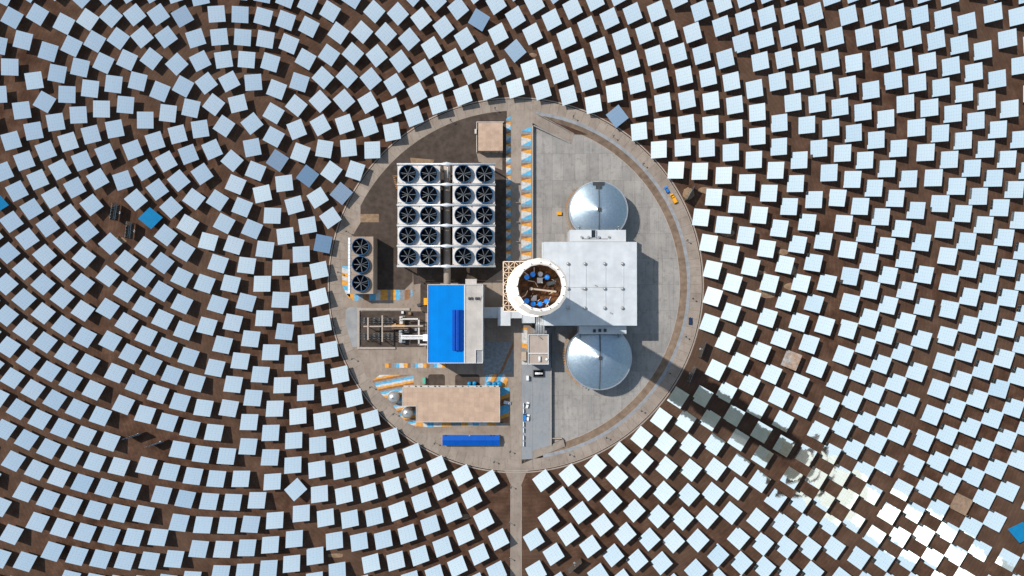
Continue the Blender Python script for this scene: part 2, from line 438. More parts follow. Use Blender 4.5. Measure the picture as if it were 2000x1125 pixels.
# west half: concrete yard
aN, aS = math.radians(90), math.radians(-90)
xw = P(1040, 560).x
west = clip(circ(R_ROAD0, 160), (xw, -500), (xw, 500), True)
yard = struct(MB().prism(west, -2.2, .012).build('yard_pavement', M['conc_warm']))
def patch(name, pts, m, z, t=.0, kind=True):
    poly = PP(pts)
    poly = clip_convex(poly, circ(R_ROAD0 - .05, 96))
    return struct(MB().prism(poly, z - .03, z).build(name, m))
def rounded(x0, y0, x1, y1, r, k=5):
    out = []
    for cx, cy, a in ((x1 - r, y0 + r, -90), (x1 - r, y1 - r, 0), (x0 + r, y1 - r, 90), (x0 + r, y0 + r, 180)):
        for i in range(k + 1):
            t = math.radians(a + 90 * i / k); out.append((cx + r * math.cos(t), cy + r * math.sin(t)))
    return out
patch('gravel_bed', [(640, 200), (984, 200), (990, 215), (990, 520), (943, 553), (825, 553), (808, 556), (806, 525), (740, 525), (740, 560), (690, 560), (690, 458), (704, 435), (704, 400), (640, 400)], M['asphalt'], .035)
patch('gravel_bed', [(700, 470), (770, 470), (806, 526), (806, 550), (790, 566), (735, 566), (700, 560)], M['asphalt'], .05)
patch('gravel_bed', rounded(821, 545, 860, 612, 12), M['asphalt'], .05)
patch('gravel_bed', rounded(836, 731, 869, 760, 5), M['asphalt'], .05)
patch('gravel_bed', rounded(889, 731, 937, 760, 6), M['asphalt'], .05)
patch('gravel_bed', [(832, 846), (985, 846), (996, 856), (998, 890), (975, 912), (930, 905), (880, 885)], M['conc_road'], .05)
patch('gravel_bed', rounded(703, 608, 831, 678, 6), M['asphalt'], .05)
patch('pavement', [(998, 205), (1040, 205), (1040, 262), (1018, 262), (1018, 905), (998, 905)], M['conc_road'], .045)
patch('pavement', rounded(675, 600, 703, 678, 10), M['conc_pad'], .05)
patch('pavement', [(704, 418), (740, 418), (740, 434), (704, 434)], M['soil_pale'], .06)
patch('pavement', [(801, 308), (848, 312), (845, 321), (803, 321)], M['soil_pale'], .06)
patch('pavement', [(930, 297), (981, 297), (981, 332), (935, 316)], M['conc_warm'], .06)
terrace = patch('terrace', [(1019, 712), (1040, 712), (1040, 905), (1019, 905)], M['conc_blue'], .055)
tq = PP([(1040.2, 640), (1076, 640), (1076, 869), (1040.2, 880)])
struct(MB().prism(tq, -2.2, .05).build('terrace', M['conc_blue']))
tq = PP([(1018, 880), (1040.1, 880), (1076, 869), (1100, 858), (1104, 872), (1050, 893), (1019, 906)])
struct(MB().prism(tq, -2.2, .03).build('pavement', M['conc_road']))

# east half: sunken basin floor of cast slabs
basin = struct(MB().sheet(clip(circ(R_IN + .2, 128), (xw - .5, -500), (xw - .5, 500), False), BASIN - .12).build('basin_floor', M['joint']))
disc = circ(R_IN, 96)
random.seed(3)
ys = [246, 300, 352, 405, 456, 505, 556, 606, 652, 688, 725, 772, 820, 868]
for r0, r1 in zip(ys[:-1], ys[1:]):
    left = 1041 if r0 < 724 else 1077
    if r0 >= 640: left = 1077
    xs = [left]
    while xs[-1] < 1335: xs.append(xs[-1] + random.choice([17, 19, 21, 23]))
    for x0, x1 in zip(xs[:-1], xs[1:]):
        poly = PP([(x0, r0), (x1, r0), (x1, r1), (x0, r1)], BASIN)
        gx, gy = .03, .03
        mx = sum(p[0] for p in poly) / 4; my = sum(p[1] for p in poly) / 4
        poly = [(p[0] + (gx if p[0] < mx else -gx), p[1] + (gy if p[1] < my else -gy)) for p in poly]
        poly = clip_convex(poly, disc)
        if len(poly) > 2 and area(poly) > 1.0:
            MB().prism(poly, BASIN - .15, BASIN + random.uniform(-.004, .004)).build('floor_slab', M['conc'], basin)
# banks round the basin
b0, b1 = math.radians(-81), math.radians(84)
def arc_strip(name, r0, z0, r1, z1, m, a0=b0, a1=b1, k=96):
    v = []; f = []
    for i in range(k + 1):
        a = a0 + (a1 - a0) * i / k
        v += [(RC.x + r0 * math.cos(a), RC.y + r0 * math.sin(a), z0), (RC.x + r1 * math.cos(a), RC.y + r1 * math.sin(a), z1)]
    for i in range(k): f.append((2 * i, 2 * i + 1, 2 * i + 3, 2 * i + 2))
    return struct(MB().add(v, f).build(name, m))
arc_strip('gravel_bank', R_IN, BASIN, 335 * S, -.02, M['gravel'])
arc_strip('basin_coping', R_IN - .35, BASIN + .12, R_IN + .05, BASIN + .14, M['kerb'])
arc_strip('drain_strip', 334.6 * S, .0, R_ROAD0 + .02, .0, M['strip'])
# the wedge between basin and north road: bank, ramp and ramp walls
def slope(name, pts, m):
    v = [tuple(P(x, y, 0).xy) + (z,) for x, y, z in pts]
    return struct(MB().add(v, [tuple(range(len(v)))[::-1]]).build(name, m))
slope('ramp', [(1040, 212, 0.02), (1052, 226, 0.0), (1122, 261, BASIN + .05), (1117, 281, BASIN + .05), (1050, 246, .0), (1040, 240, .02)], M['conc_road'])
slope('gravel_bank', [(1040, 205, .01), (1075, 215, .0), (1135, 236, .0), (1150, 262, BASIN * .6), (1122, 261, BASIN + .06), (1052, 224, 0.0)], M['soil'])
rw = MB()
for (xa, ya), (xb, yb), ww in (((1042, 245), (1114, 278), 2.6), ((1047, 221), (1122, 260), 1.2)):
    pa, pb = P(xa, ya), P(xb, yb)
    dd = (pb - pa).normalized(); nn = Vector((-dd.y, dd.x, 0)) * ww * S / 2
    v = [pa - nn, pb - nn, pb + nn, pa + nn]
    rw.add([(p.x, p.y, BASIN - .2) for p in v] + [(v[0].x, v[0].y, .5), (v[1].x, v[1].y, BASIN + .4), (v[2].x, v[2].y, BASIN + .4), (v[3].x, v[3].y, .5)],
           [(3, 2, 1, 0), (4, 5, 6, 7), (0, 1, 5, 4), (1, 2, 6, 5), (2, 3, 7, 6), (3, 0, 4, 7)])
struct(rw.build('ramp_wall', M['conc']))
w = MB()
x0 = xw
w.box(x0 - .15, x0 + .35, P(0, 506).y, P(0, 246).y, BASIN - .2, 1.25)
x1 = P(1076, 700).x
w.box(x1 - .1, x1 + .3, P(0, 869).y, P(0, 718).y, BASIN - .2, 1.25)
w.box(x1 + .3, P(1098, 850).x, P(0, 857).y, P(0, 855.5).y, BASIN - .2, .3)
struct(w.build('basin_wall', M['wall_tan']))

# south road out of the yard
sr = PP([(998, 912), (1018, 912), (1018, 1500), (998, 1500)])
struct(MB().prism(sr, -.2, .035).build('south_road', M['conc_road']))
fl = PP([(972, 906), (986, 921), (998, 948), (1018, 948), (1028, 923), (1046, 908), (1010, 900)])
struct(MB().prism(fl, -.2, .02).build('south_road', M['conc_warm']))
ke = MB()
for px in (997.4, 1018.6):
    a = P(px, 950); ke.box(a.x - .15, a.x + .15, P(0, 1500).y, a.y, -.1, .14)
struct(ke.build('kerb', M['kerb']))

# painted ground, every stripe a thin sheet of its own
COLS = {'o': 'orange_p', 'b': 'blue_p', 'w': 'pale_p', 'g': 'grey_p', 'n': 'brown_p'}
def paint(poly_px, bands, ang, start, z=.075):
    """bands: (width px, colour) laid one after the other along the direction ang"""
    poly = PP(poly_px)
    ca, sa = math.cos(math.radians(ang)), math.sin(math.radians(ang))
    o = P(*start)
    d = 0.0; i = 0
    lo = min((p[0] - o.x) * ca + (p[1] - o.y) * sa for p in poly); hi = max((p[0] - o.x) * ca + (p[1] - o.y) * sa for p in poly)
    d = lo
    while d < hi:
        wd, c = bands[i % len(bands)]; wd *= S
        q = poly
        p0 = (o.x + ca * d, o.y + sa * d); p1 = (o.x + ca * (d + wd), o.y + sa * (d + wd))
        q = clip(q, p0, (p0[0] - sa, p0[1] + ca), False)
        if len(q) > 2: q = clip(q, p1, (p1[0] - sa, p1[1] + ca), True)
        if len(q) > 2 and abs(area(q)) > .05:
            MB().sheet(q if area(q) > 0 else q[::-1], z).build('paint_stripe', M[COLS[c]], yard)
        d += wd; i += 1
def zigzag(xl, xr, y0, y1, per):
    y = y0
    rows = [('b', (9, 9.6), (9, -1)), ('g', (14, 16), (9, 9.6)), ('n', (20, 15.5), (14, 16)), ('o', (21.5, 25), (20, 15.5)), ('w', (37.6, 27.6), (21.5, 25))]
    k = per / 28.6
    while y < y1 - 4:
        for c, lo, hi in rows:
            pts = [(xl, y + hi[0] * k), (xr, y + hi[1] * k), (xr, y + lo[1] * k), (xl, y + lo[0] * k)]
            pts = [(px, min(max(py, y0), y1)) for px, py in pts]
            q = PP(pts)
            if abs(area(q)) > .05: MB().sheet(q, .075).build('paint_stripe', M[COLS[c]], yard)
        y += per
zigzag(1018.3, 1037.5, 247, 508, 28.6)
zigzag(988.5, 997.5, 226, 512, 21)
paint([(727, 744), (742, 732), (808, 732), (808, 756), (786, 757), (786, 790), (762, 785), (745, 770)], [(4, 'o'), (4, 'w'), (4, 'b'), (3, 'g'), (4, 'n')], 101, (727, 744))
paint([(768, 792), (786, 790), (813, 800), (813, 834), (800, 828), (784, 815)], [(4, 'o'), (4, 'w'), (4, 'b'), (3, 'g'), (4, 'n')], 101, (727, 744))
paint([(813, 824), (982, 824), (982, 830), (830, 834), (813, 832)], [(13, 'o'), (9, 'w'), (12, 'b'), (16, 'w'), (18, 'o'), (20, 'g')], 0, (813, 830))
paint([(752, 709.5), (872, 709.5), (872, 718.5), (752, 718.5)], [(7, 'o'), (6, 'n'), (9, 'g'), (6, 'b'), (9, 'w')], 0, (755, 714))
paint([(948, 733), (960, 731), (985, 731), (992, 742), (992, 757), (946, 757)], [(7, 'b'), (6, 'w'), (7, 'o'), (4, 'n')], -22, (948, 740))
paint([(977, 757), (994, 757), (994, 826), (977, 826)], [(16, 'b'), (7, 'o'), (12, 'n')], -70, (980, 757))
paint([(668, 520), (684, 520), (684, 585), (676, 575), (668, 555)], [(7, 'o'), (9, 'w'), (9, 'b'), (10, 'o'), (7, 'w')], 80, (668, 520), .06)
paint([(676, 574), (735, 575), (735, 566), (805, 566), (806, 577), (795, 586), (690, 587)], [(6, 'g'), (10, 'o'), (8, 'b'), (9, 'g'), (12, 'n'), (13, 'b'), (9, 'w'), (14, 'o')], 0, (676, 575), .06)
paint([(945, 668), (1003, 668), (1003, 730), (945, 730)], [(52, 'g'), (5, 'n'), (60, 'g')], -24, (945, 700), .06)
paint([(1019, 640), (1030, 640), (1030, 712), (1019, 712)], [(14, 'w'), (8, 'o'), (10, 'g'), (9, 'o'), (12, 'w')], 75, (1019, 640), .08)

# ================================================================== HELIOSTATS
TB = P(1027.5, 570.5, 0)                                         # foot of the tower
AIM = P(1032.3, 569.5, 0) + Vector((0, 0, 259.9))
T2 = math.radians(2.31)
MH, MW, ML = 5.6, 10.45, 9.9                                 # centre height, width, length
def ground2px(gx, gy, z):
    """picture position of a point of the surveyed ring plan"""
    vx, vy, vz = gx, gy, z - H
    cx, cy, cz = vx, vy * math.cos(T2) + vz * math.sin(T2), -vy * math.sin(T2) + vz * math.cos(T2)
    return 1000 + FPX * cx / -cz, 562.5 - FPX * cy / -cz
C2 = P(1007.5, 554.5, 0, T2)
RINGS = [(381.5, 46, 3.83), (419.2, 46, -.08), (455.6, 46, 3.83), (490.2, 46, -.08), (522.0, 46, 3.83), (551.2, 46, -.08), (577.3, 46, 3.81), (601.4, 46, -.06),
         (646.0, 79, -1.25), (684.8, 79, 1.03), (719.9, 79, -1.25), (755.1, 79, 1.03), (789.4, 79, -1.25),
         (837.4, 102, -.09), (876.7, 102, 1.68), (914, 102, -.09), (950.5, 102, 1.68), (985.4, 102, -.09), (1021, 102, 1.68),
         (1075.7, 116, 1.45), (1116, 116, -.10), (1154, 116, 1.45), (1192, 116, -.1)]
FIELD = []          # (px, py, ring, order, pos)
for k, (R, N, ph) in enumerate(RINGS):
    for i in range(N):
        a = math.radians(ph + 360.0 * i / N)
        gx, gy = C2.x + R * S * math.cos(a), C2.y - R * S * math.sin(a)
        px, py = ground2px(gx, gy, MH)
        if not (-140 < px < 2140 and -140 < py < 1265): continue
        if py > 600 and abs(px - 1008) < (40 if k < 2 else 27): continue      # the south road
        FIELD.append((px, py, k, (math.degrees(a) - 90) % 360, P(px, py, MH)))
# heliostats that stand differently from their neighbours: kind, words for the label
SPECIAL = [
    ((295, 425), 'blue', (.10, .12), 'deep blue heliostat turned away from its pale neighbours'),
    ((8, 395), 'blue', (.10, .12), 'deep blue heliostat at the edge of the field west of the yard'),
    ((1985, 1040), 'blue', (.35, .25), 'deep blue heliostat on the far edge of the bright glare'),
    ((240, 415), 'edge', 172, 'heliostat standing upright and edge-on, farther of two beside the deep blue one'),
    ((265, 452), 'edge', 174, 'heliostat standing upright and edge-on, nearer of two beside the deep blue one'),
    ((1373, 690), 'edge', 160, 'heliostat standing upright by the ring road with a dark face'),
    ((1353, 735), 'edge', 156, 'heliostat standing upright inside the tower shadow'),
    ((1137, 1108), 'edge', 130, 'heliostat standing upright near the lower end of the south road'),
    ((280, 852), 'edge', 110, 'first of two neighbouring heliostats standing upright in the west field'),
    ((320, 865), 'edge', 110, 'second of two neighbouring heliostats standing upright in the west field'),
    ((1355, 380), 'edge', 150, 'heliostat standing upright beside the ring road opposite the yellow truck'),
    ((1545, 703), 'rust', 0, 'grey heliostat with a rusty streak among white ones'),
    ((1862, 983), 'painted_reflection', 0, 'heliostat with painted brown reflection beside the bright glare'),
    ((630, 475), 'tilt', (.19, -.15), 'mid blue heliostat beside the small cooling tower'),
    ((602, 342), 'tilt', (.19, -.15), 'mid blue heliostat in the inner rings northwest of the yard'),
    ((667, 377), 'tilt', (.19, -.15), 'mid blue heliostat on the innermost ring northwest of the yard'),
    ((543, 311), 'tilt', (.19, -.15), 'mid blue heliostat below the swirl in the field'),
    ((1205, 228), 'tilt', (.16, -.12), 'pale blue heliostat on the innermost ring north of the tanks'),
    ((360, 30), 'tilt', (.07, -.07), 'mid blue heliostat near the top edge of the field'),
    ((578, 957), 'twist', 40, 'white heliostat twisted off line in the rows below the yard'),
    ((90, 198), 'twist', -28, 'white heliostat twisted off line in the upper west rows'),
    ((935, 38), 'tilt', (.10, -.08), 'mid blue heliostat in the rows above the yard'),
    ((1010, 98), 'tilt', (.06, -.05), 'light blue heliostat straight above the north road'),
]
special = {}
for (sx, sy), kind, arg, lab in SPECIAL:
    j = min(range(len(FIELD)), key=lambda q: (FIELD[q][0] - sx) ** 2 + (FIELD[q][1] - sy) ** 2)
    special[j] = (kind, arg, lab)
NU, NV = 5, 7
def frame_of(pos, rng, spec=None):
    """orthonormal frame of a mirror: across, up, normal"""
    t = (AIM - pos).normalized()
    nrm = (SUN + t).normalized()
    away = Vector((pos.x - TB.x, pos.y - TB.y)).normalized().dot(-Vector((SUN.x, SUN.y)).normalized())
    sg = .0018 if away > .95 else (.018 if rng.random() < .10 else .006)
    nrm = (nrm + Vector((rng.gauss(0, sg), rng.gauss(0, sg), 0))).normalized()
    if spec and spec[0] in ('tilt', 'blue'):
        nrm = (nrm + Vector((spec[1][0], spec[1][1], 0))).normalized()
    if spec and spec[0] == 'edge':
        a = math.radians(spec[1]); nrm = Vector((math.cos(a), math.sin(a), -.03)).normalized()
    u = Vector((0, 0, 1)).cross(nrm)
    if u.length < 1e-4: u = Vector((1, 0, 0))
    u.normalize(); v = nrm.cross(u)
    if spec and spec[0] == 'twist':
        q = Matrix.Rotation(math.radians(spec[1]), 3, nrm); u = q @ u; v = q @ v
    return u, v, nrm
def facet_grid(rng, cant=.0011):
    """facets as thin closed plates in local coordinates (x across, y up, z out)"""
    vs, fs = [], []
    fw, fl = MW / NU, ML / NV
    for a in range(NU):
        for b in range(NV):
            cx, cy = -MW / 2 + fw * (a + .5), -ML / 2 + fl * (b + .5)
            tx, ty = rng.gauss(0, cant), rng.gauss(0, cant)
            o = len(vs); hx, hy = fw / 2 - .012, fl / 2 - .012
            for z in (-.05, 0.0):
                for x, y in ((-hx, -hy), (hx, -hy), (hx, hy), (-hx, hy)):
                    vs.append((cx + x, cy + y, .32 + z + x * tx + y * ty))
            fs += [tuple(o + q for q in f) for f in ((4, 5, 6, 7), (3, 2, 1, 0), (0, 1, 5, 4), (1, 2, 6, 5), (2, 3, 7, 6), (3, 0, 4, 7))]
    return vs, fs
def rack():
    m = MB()
    m.tube((-MW / 2 + .4, 0, -.15), (MW / 2 - .4, 0, -.15), .28, 8)
    for a in (-4.0, -2.0, 0, 2.0, 4.0):
        m.box(a - .07, a + .07, -ML / 2 + .2, ML / 2 - .2, .02, .24)
    return m
def frame4(u, v, nrm, pos):
    m = Matrix((u, v, nrm)).transposed().to_4x4(); m.translation = pos; return m
rng = random.Random(11)
mirror_meshes = []
for q in range(6):
    fv, ff = facet_grid(rng)
    mirror_meshes.append(MB().add(fv, ff).mesh('mirror', M['mirror']))
rack_mesh = rack().mesh('support_frame', M['galv'])
ped = MB(); ped.cyl(0, 0, -.3, 5.0, .32, .26, 10); ped.box(-.4, .4, -.35, .35, 4.7, 5.45); ped.cyl(0, 0, -.3, .15, .8, .7, 10)
ped_mesh = ped.mesh('pedestal', M['galv'])
in_view = [j for j, h in enumerate(FIELD) if -12 < h[0] < 2012 and -12 < h[1] < 1137]
single = set(special)
for j in sorted(in_view, key=lambda j: (FIELD[j][2], FIELD[j][3])):
    if len(single) >= 300: break
    single.add(j)
count = {}
order = {}
for j in sorted(single, key=lambda j: (FIELD[j][2], FIELD[j][3])):
    k = FIELD[j][2]; order[j] = count.get(k, 0); count[k] = order[j] + 1
rng = random.Random(23)
field = MB(); racks = MB(); posts = MB(); tones = []
for j, (px, py, k, ang, pos) in enumerate(FIELD):
    spec = special.get(j)
    u, v, nrm = frame_of(pos, rng, spec)
    if j in single:
        if spec: lab = spec[2]
        elif k == 0: lab = f"square mirror heliostat in the innermost ring round the yard, {nth(order[j])} clockwise from south road"
        else: lab = f"square mirror heliostat in the {ORD[k]} ring from the yard, {nth(order[j])} clockwise from south road"
        root = thing('heliostat', lab, 'heliostat', (pos.x, pos.y, 0), 'heliostats ringed round the tower')
        mm = mirror_meshes[j % 6]
        if spec and spec[0] in ('rust', 'painted_reflection', 'blue'):
            mm = mm.copy(); mm.materials.clear(); mm.materials.append(M[{'rust': 'mirror_rust', 'painted_reflection': 'mirror_brown', 'blue': 'mirror_blue'}[spec[0]]])
        fm = frame4(u, v, nrm, pos)
        for nm, me, mx in (('mirror', mm, fm), ('support_frame', rack_mesh, fm), ('pedestal', ped_mesh, Matrix.Translation((pos.x, pos.y, 0)))):
            o = bpy.data.objects.new(nm, me); COL.objects.link(o); o.parent = root
            o.matrix_parent_inverse = Matrix.Translation((-pos.x, -pos.y, 0)); o.matrix_basis = mx
    else:
        fv, ff = facet_grid(rng)
        field.add([pos + u * a + v * b + nrm * c for a, b, c in fv], ff)
        tones += [rng.random()] * (len(fv))
        racks.tube(pos - u * (MW / 2 - .4) - nrm * .15, pos + u * (MW / 2 - .4) - nrm * .15, .28, 5)
        posts.cyl(pos.x, pos.y, -.3, 5.3, .32, .26, 6, top=False, bot=False)
fo = field.build('heliostat_field', M['mirror_field'])
at = fo.data.attributes.new('tone', 'FLOAT', 'POINT'); at.data.foreach_set('value', tones)
fo['kind'] = 'stuff'; fo['label'] = 'outer rings of square mirror heliostats filling the desert round the yard'; fo['category'] = 'heliostats'
for nm, b_ in (('support_frame', racks), ('pedestal', posts)):
    o = b_.build(nm, M['galv'], fo); o['kind'] = 'stuff'

# ================================================================== TOWER
tw = thing('solar_tower', 'tall solar tower with white receiver crown and open machinery top', 'tower', (TB.x, TB.y, 0))
MB().cyl(TB.x, TB.y, -.5, 192, 9.6, 7.9, 32).build('shaft', M['conc_tower'], tw, False)
MB().lathe(TB.x, TB.y, [(8.3, 144), (8.75, 145), (8.65, 157)], 16).build('painted_spill_band', M['tan_rail_and_spill'], tw)  # tan band paints the warm spilled light onto the shaft
MB().lathe(TB.x, TB.y, [(8.65, 157.02), (8.6, 172), (11.2, 176), (11.2, 178.5), (10.7, 178.8), (9.0, 179)], 16).build('spill_glow_band', M['spill_glow'], tw)  # glowing band added for the light spilled under the receiver
MB().lathe(TB.x, TB.y, [(9.2, 179), (10.6, 182), (10.55, 194)], 16).build('added_glow_panel', M['receiver_glow_mid'], tw)
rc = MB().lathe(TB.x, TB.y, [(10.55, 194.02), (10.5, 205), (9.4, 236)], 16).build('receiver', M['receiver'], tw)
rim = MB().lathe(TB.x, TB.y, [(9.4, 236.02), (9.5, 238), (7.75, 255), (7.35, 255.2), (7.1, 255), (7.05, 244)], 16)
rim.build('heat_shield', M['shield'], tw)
MB().cyl(TB.x, TB.y, 243.4, 244, 7.2, 7.2, 24).build('top_deck', M['deck_rust'], tw)
def top_at(zx, zy, z=246.0):          # from an enlarged view of the crown
    return P(970 + zx / 11.25, 500 + zy / 11.25, z)
for i, (zx, zy) in enumerate(((665, 465), (795, 405), (960, 400), (1108, 465), (662, 985), (805, 1050), (955, 1050), (1100, 995))):
    p = top_at(zx, zy, 247)
    o = MB().sphere((p.x, p.y, 247), .86, 14, 9).cyl(p.x, p.y, 244, 246.6, .55, .5, 10).build('vessel', M['blue_paint'] if i != 2 else M['galv'], tw, True)
dk = MB()
p = top_at(950, 535); dk.obox((p.x, p.y, 245), (1.7, 1.7, 2.0))
p = top_at(820, 930); dk.obox((p.x, p.y, 244.8), (1.8, 1.6, 1.2)); 
dk.build('equipment_box', M['offwhite'], tw)
p = top_at(1200, 600); q = MB().obox((p.x, p.y, 245.2), (2.8, 1.3, 1.8), .3); q.obox((p.x, p.y, 246.3), (2.2, .9, .3), .3); q.build('winch', M['steel'], tw)
a, b = top_at(760, 720, 248), top_at(1310, 785, 249)
MB().tube(a, b, .28, 6).tube(a - Vector((0, 0, 4)), a + Vector((0, 0, .8)), .5, 8).build('crane_jib', M['wall_tan'], tw)
a, b = top_at(1185, 900, 246), top_at(1085, 1110, 249)
MB().tube(a, b, .12, 6).build('ladder_rail', M['offwhite'], tw)
random.seed(5)
dm = MB()
for i in range(46):
    r, t = 6.3 * math.sqrt(random.random()), random.random() * 6.283
    dm.obox((TB.x + r * math.cos(t), TB.y + r * math.sin(t), 244.2 + random.random() * .7), (random.uniform(.3, 2.2), random.uniform(.2, .7), random.uniform(.3, 1.6)), random.choice([0, 1.57, .4, 1.0]))
dm.build('pipework', M['deck_rust'], tw)
dm = MB()
for i in range(18):
    t = random.random() * 6.283; r = random.uniform(2, 6)
    a = Vector((TB.x + r * math.cos(t), TB.y + r * math.sin(t), 245.2)); dm.tube(a, a + Vector((random.uniform(-2.4, 2.4), random.uniform(-2.4, 2.4), .2)), .09, 5)
dm.build('handrail', M['tan_rail_and_spill'], tw)
for i in range(16):
    t = 2 * math.pi * i / 16
    MB().obox((TB.x + 7.3 * math.cos(t), TB.y + 7.3 * math.sin(t), 255.5), (.5, .25, .7), t).build('lifting_lug', M['steel'], tw)
# square lattice platform under the crown
LZ = 163
lx0, lx1, ly0, ly1 = RECT(983, 511, 1080.5, 608, LZ)
plat = MB().box(lx0 + .2, lx1 - .2, ly0 + .2, ly1 - .2, LZ - 1.4, LZ - 1.1).build('platform', M['plate'], tw)
lat = MB()
def bar(x0, y0, x1, y1, wd):
    d = Vector((x1 - x0, y1 - y0, 0)); L = d.length
    lat.obox(((x0 + x1) / 2, (y0 + y1) / 2, LZ - .2), (L, wd, .4), math.atan2(d.y, d.x))
nx = 9
stp = (lx1 - lx0) / nx
for i in range(nx + 1):
    wd = .34 if i in (0, nx) else .22
    bar(lx0 + stp * i, ly0, lx0 + stp * i, ly1, wd)
    bar(lx0, ly0 + (ly1 - ly0) * i / nx, lx1, ly0 + (ly1 - ly0) * i / nx, wd)
for i in range(nx):
    for k in range(nx):
        xa, ya = lx0 + stp * i, ly0 + (ly1 - ly0) / nx * k; s2 = (ly1 - ly0) / nx
        if (i + k) % 2: bar(xa, ya, xa + stp, ya + s2, .18)
        else: bar(xa, ya + s2, xa + stp, ya, .18)
lat.build('lattice_frame', M['lattice'], tw)

# ================================================================== BUILDINGS
def building(name, label, cat, px, h, roof, wall=None, parapet=None, base=0.0, ph=.6):
    r = RECT(*px, h)
    wall = wall or M['white_wall']
    t = thing(name, label, cat, center(r))
    MB().box(r[0] + .1, r[1] - .1, r[2] + .1, r[3] - .1, base - .4, h - .31).build('wall', wall, t)
    ro = MB().box(r[0], r[1], r[2], r[3], h - .3, h).build('roof', roof, t)
    if parapet:
        w_ = .45
        pm = MB()
        pm.box(r[0] - .02, r[1] + .02, r[3] - w_, r[3] + .02, h - .5, h + ph); pm.box(r[0] - .02, r[1] + .02, r[2] - .02, r[2] + w_, h - .5, h + ph)
        pm.box(r[0] - .02, r[0] + w_, r[2] + w_, r[3] - w_, h - .5, h + ph - .01); pm.box(r[1] - w_, r[1] + .02, r[2] + w_, r[3] - w_, h - .5, h + ph - .01)
        pm.build('parapet', parapet, t)
    return t, ro, r
def roof_panels(t, r, h, nx, ny, m, gap=.05, th=.06, name='roof_panel', skip=None):
    dx, dy = (r[1] - r[0]) / nx, (r[3] - r[2]) / ny
    me = MB().box(-dx / 2 + gap, dx / 2 - gap, -dy / 2 + gap, dy / 2 - gap, 0, th).mesh(name, m)
    for i in range(nx):
        for k in range(ny):
            if skip and skip(i, k): continue
            o = link(name, me, t); o.location = (r[0] + dx * (i + .5), r[2] + dy * (k + .5), h)
def windows(t, r, z, face, n, wdt=1.4, hgt=1.5):
    x0, x1, y0, y1 = r
    for i in range(n):
        if face in 'ns':
            x = x0 + (x1 - x0) * (i + .5) / n; y = y1 - .1 if face == 'n' else y0 + .1
            MB().box(x - wdt / 2, x + wdt / 2, y - .05, y + .05, z, z + hgt).build('window', M['glass'], t)
        else:
            y = y0 + (y1 - y0) * (i + .5) / n; x = x1 - .1 if face == 'e' else x0 + .1
            MB().box(x - .05, x + .05, y - wdt / 2, y + wdt / 2, z, z + hgt).build('window', M['glass'], t)

# --- steam generator hall (white roof) beside the tower
HB = 25.5
t, ro, r = building('generator_hall', 'large white flat-roofed hall between the two silver tanks', 'building', (1062, 472.5, 1244, 636), HB, M['white'], base=BASIN, parapet=None)
roof_panels(ro, r, HB, 12, 3, M['white'], .045, .05)
windows(t, r, 8, 'e', 9); windows(t, r, 15, 'e', 9); windows(t, r, 8, 's', 4); windows(t, r, 8, 'n', 5)
hall = t
vents = [(zx / 4.327 + 950, zy / 4.327 + 440) for zy in (325, 535, 700) for zx in (690, 833, 1000, 1150)]
for i, (vx, vy) in enumerate(vents):
    p = P(vx, vy, HB + 1)
    MB().cyl(p.x, p.y, HB, HB + .9, .45, .45, 12).lathe(p.x, p.y, [(.5, HB + .9), (1.0, HB + .95), (.95, HB + 1.3), (.5, HB + 1.65), (.02, HB + 1.75)], 14).build('roof_vent', M['galv'], t, True)
for vx in (1109.5, 1142.5, 1181, 1215.8):
    a, b = P(vx, 515, HB), P(vx, 602, HB); MB().tube((a.x + .6, a.y, HB + .25), (b.x + .6, b.y, HB + .25), .10, 6).build('roof_pipe', M['duct'], t)
for vy in (561,):
    a, b = P(1110, vy, HB), P(1216, vy, HB); MB().tube((a.x, a.y, HB + .4), (b.x, b.y, HB + .4), .10, 6).build('roof_pipe', M['duct'], t)
rl = MB()
for k in range(40):
    y = r[2] + (r[3] - r[2]) * k / 39
    rl.box(r[0] - .9, r[0] - .8, y - .04, y + .04, HB - 3.6, HB - 2.4)
rl.box(r[0] - .9, r[0] - .8, r[2], r[3], HB - 2.5, HB - 2.4); rl.box(r[0] - 1.0, r[0] + .1, r[2], r[3], HB - 3.7, HB - 3.6)
rl.build('railing', M['white_wall'], t)
for vx, vy in ((1164, 558), (1138, 565), (1193.5, 611.5)):
    p = P(vx, vy, HB); MB().obox((p.x, p.y, HB + .35), (1.6, .6, .6), -.5).build('roof_hatch', M['galv'], t)
t, ro, r = building('pump_annex', 'white annex with small roof vents touching the northern tank', 'building', (1112.5, 449, 1222.5, 472), 17.5, M['white'], base=BASIN)
for vx in (1136, 1149.5, 1170, 1189.5):
    p = P(vx, 463, 17.6); MB().cyl(p.x, p.y, 17.5, 18.7, .75, .6, 12).build('roof_vent', M['galv'], t)
q = RECT(1155, 449.5, 1163, 464, 17.6); MB().box(q[0], q[1], q[2], q[3], 17.45, 17.62).build('roof_hatch', M['glass'], t)
q2 = MB(); q2.box(q[0] - .4, q[0], q[2], q[3], 17.4, 18.6); q2.box(q[1], q[1] + .4, q[2], q[3], 17.4, 18.6); q2.build('hatch_wall', M['white'], t)
a, b = P(1137, 466.5, 17.7), P(1187, 466.5, 17.7); MB().tube(a, b, .12, 6).build('roof_pipe', M['steel'], t)
t, ro, r = building('pump_annex', 'white annex with three square skylights touching the southern tank', 'building', (1131.5, 636.8, 1223.5, 652.5), 17.5, M['white'], base=BASIN)
for vx, vy in ((1161, 646.3), (1171.5, 645.6), (1181.8, 645.4)):
    q = RECT(vx - 2.6, vy - 3.0, vx + 2.6, vy + 3.0, 18); MB().box(q[0], q[1], q[2], q[3], 17.48, 18.0).build('skylight', M['glass'], t)

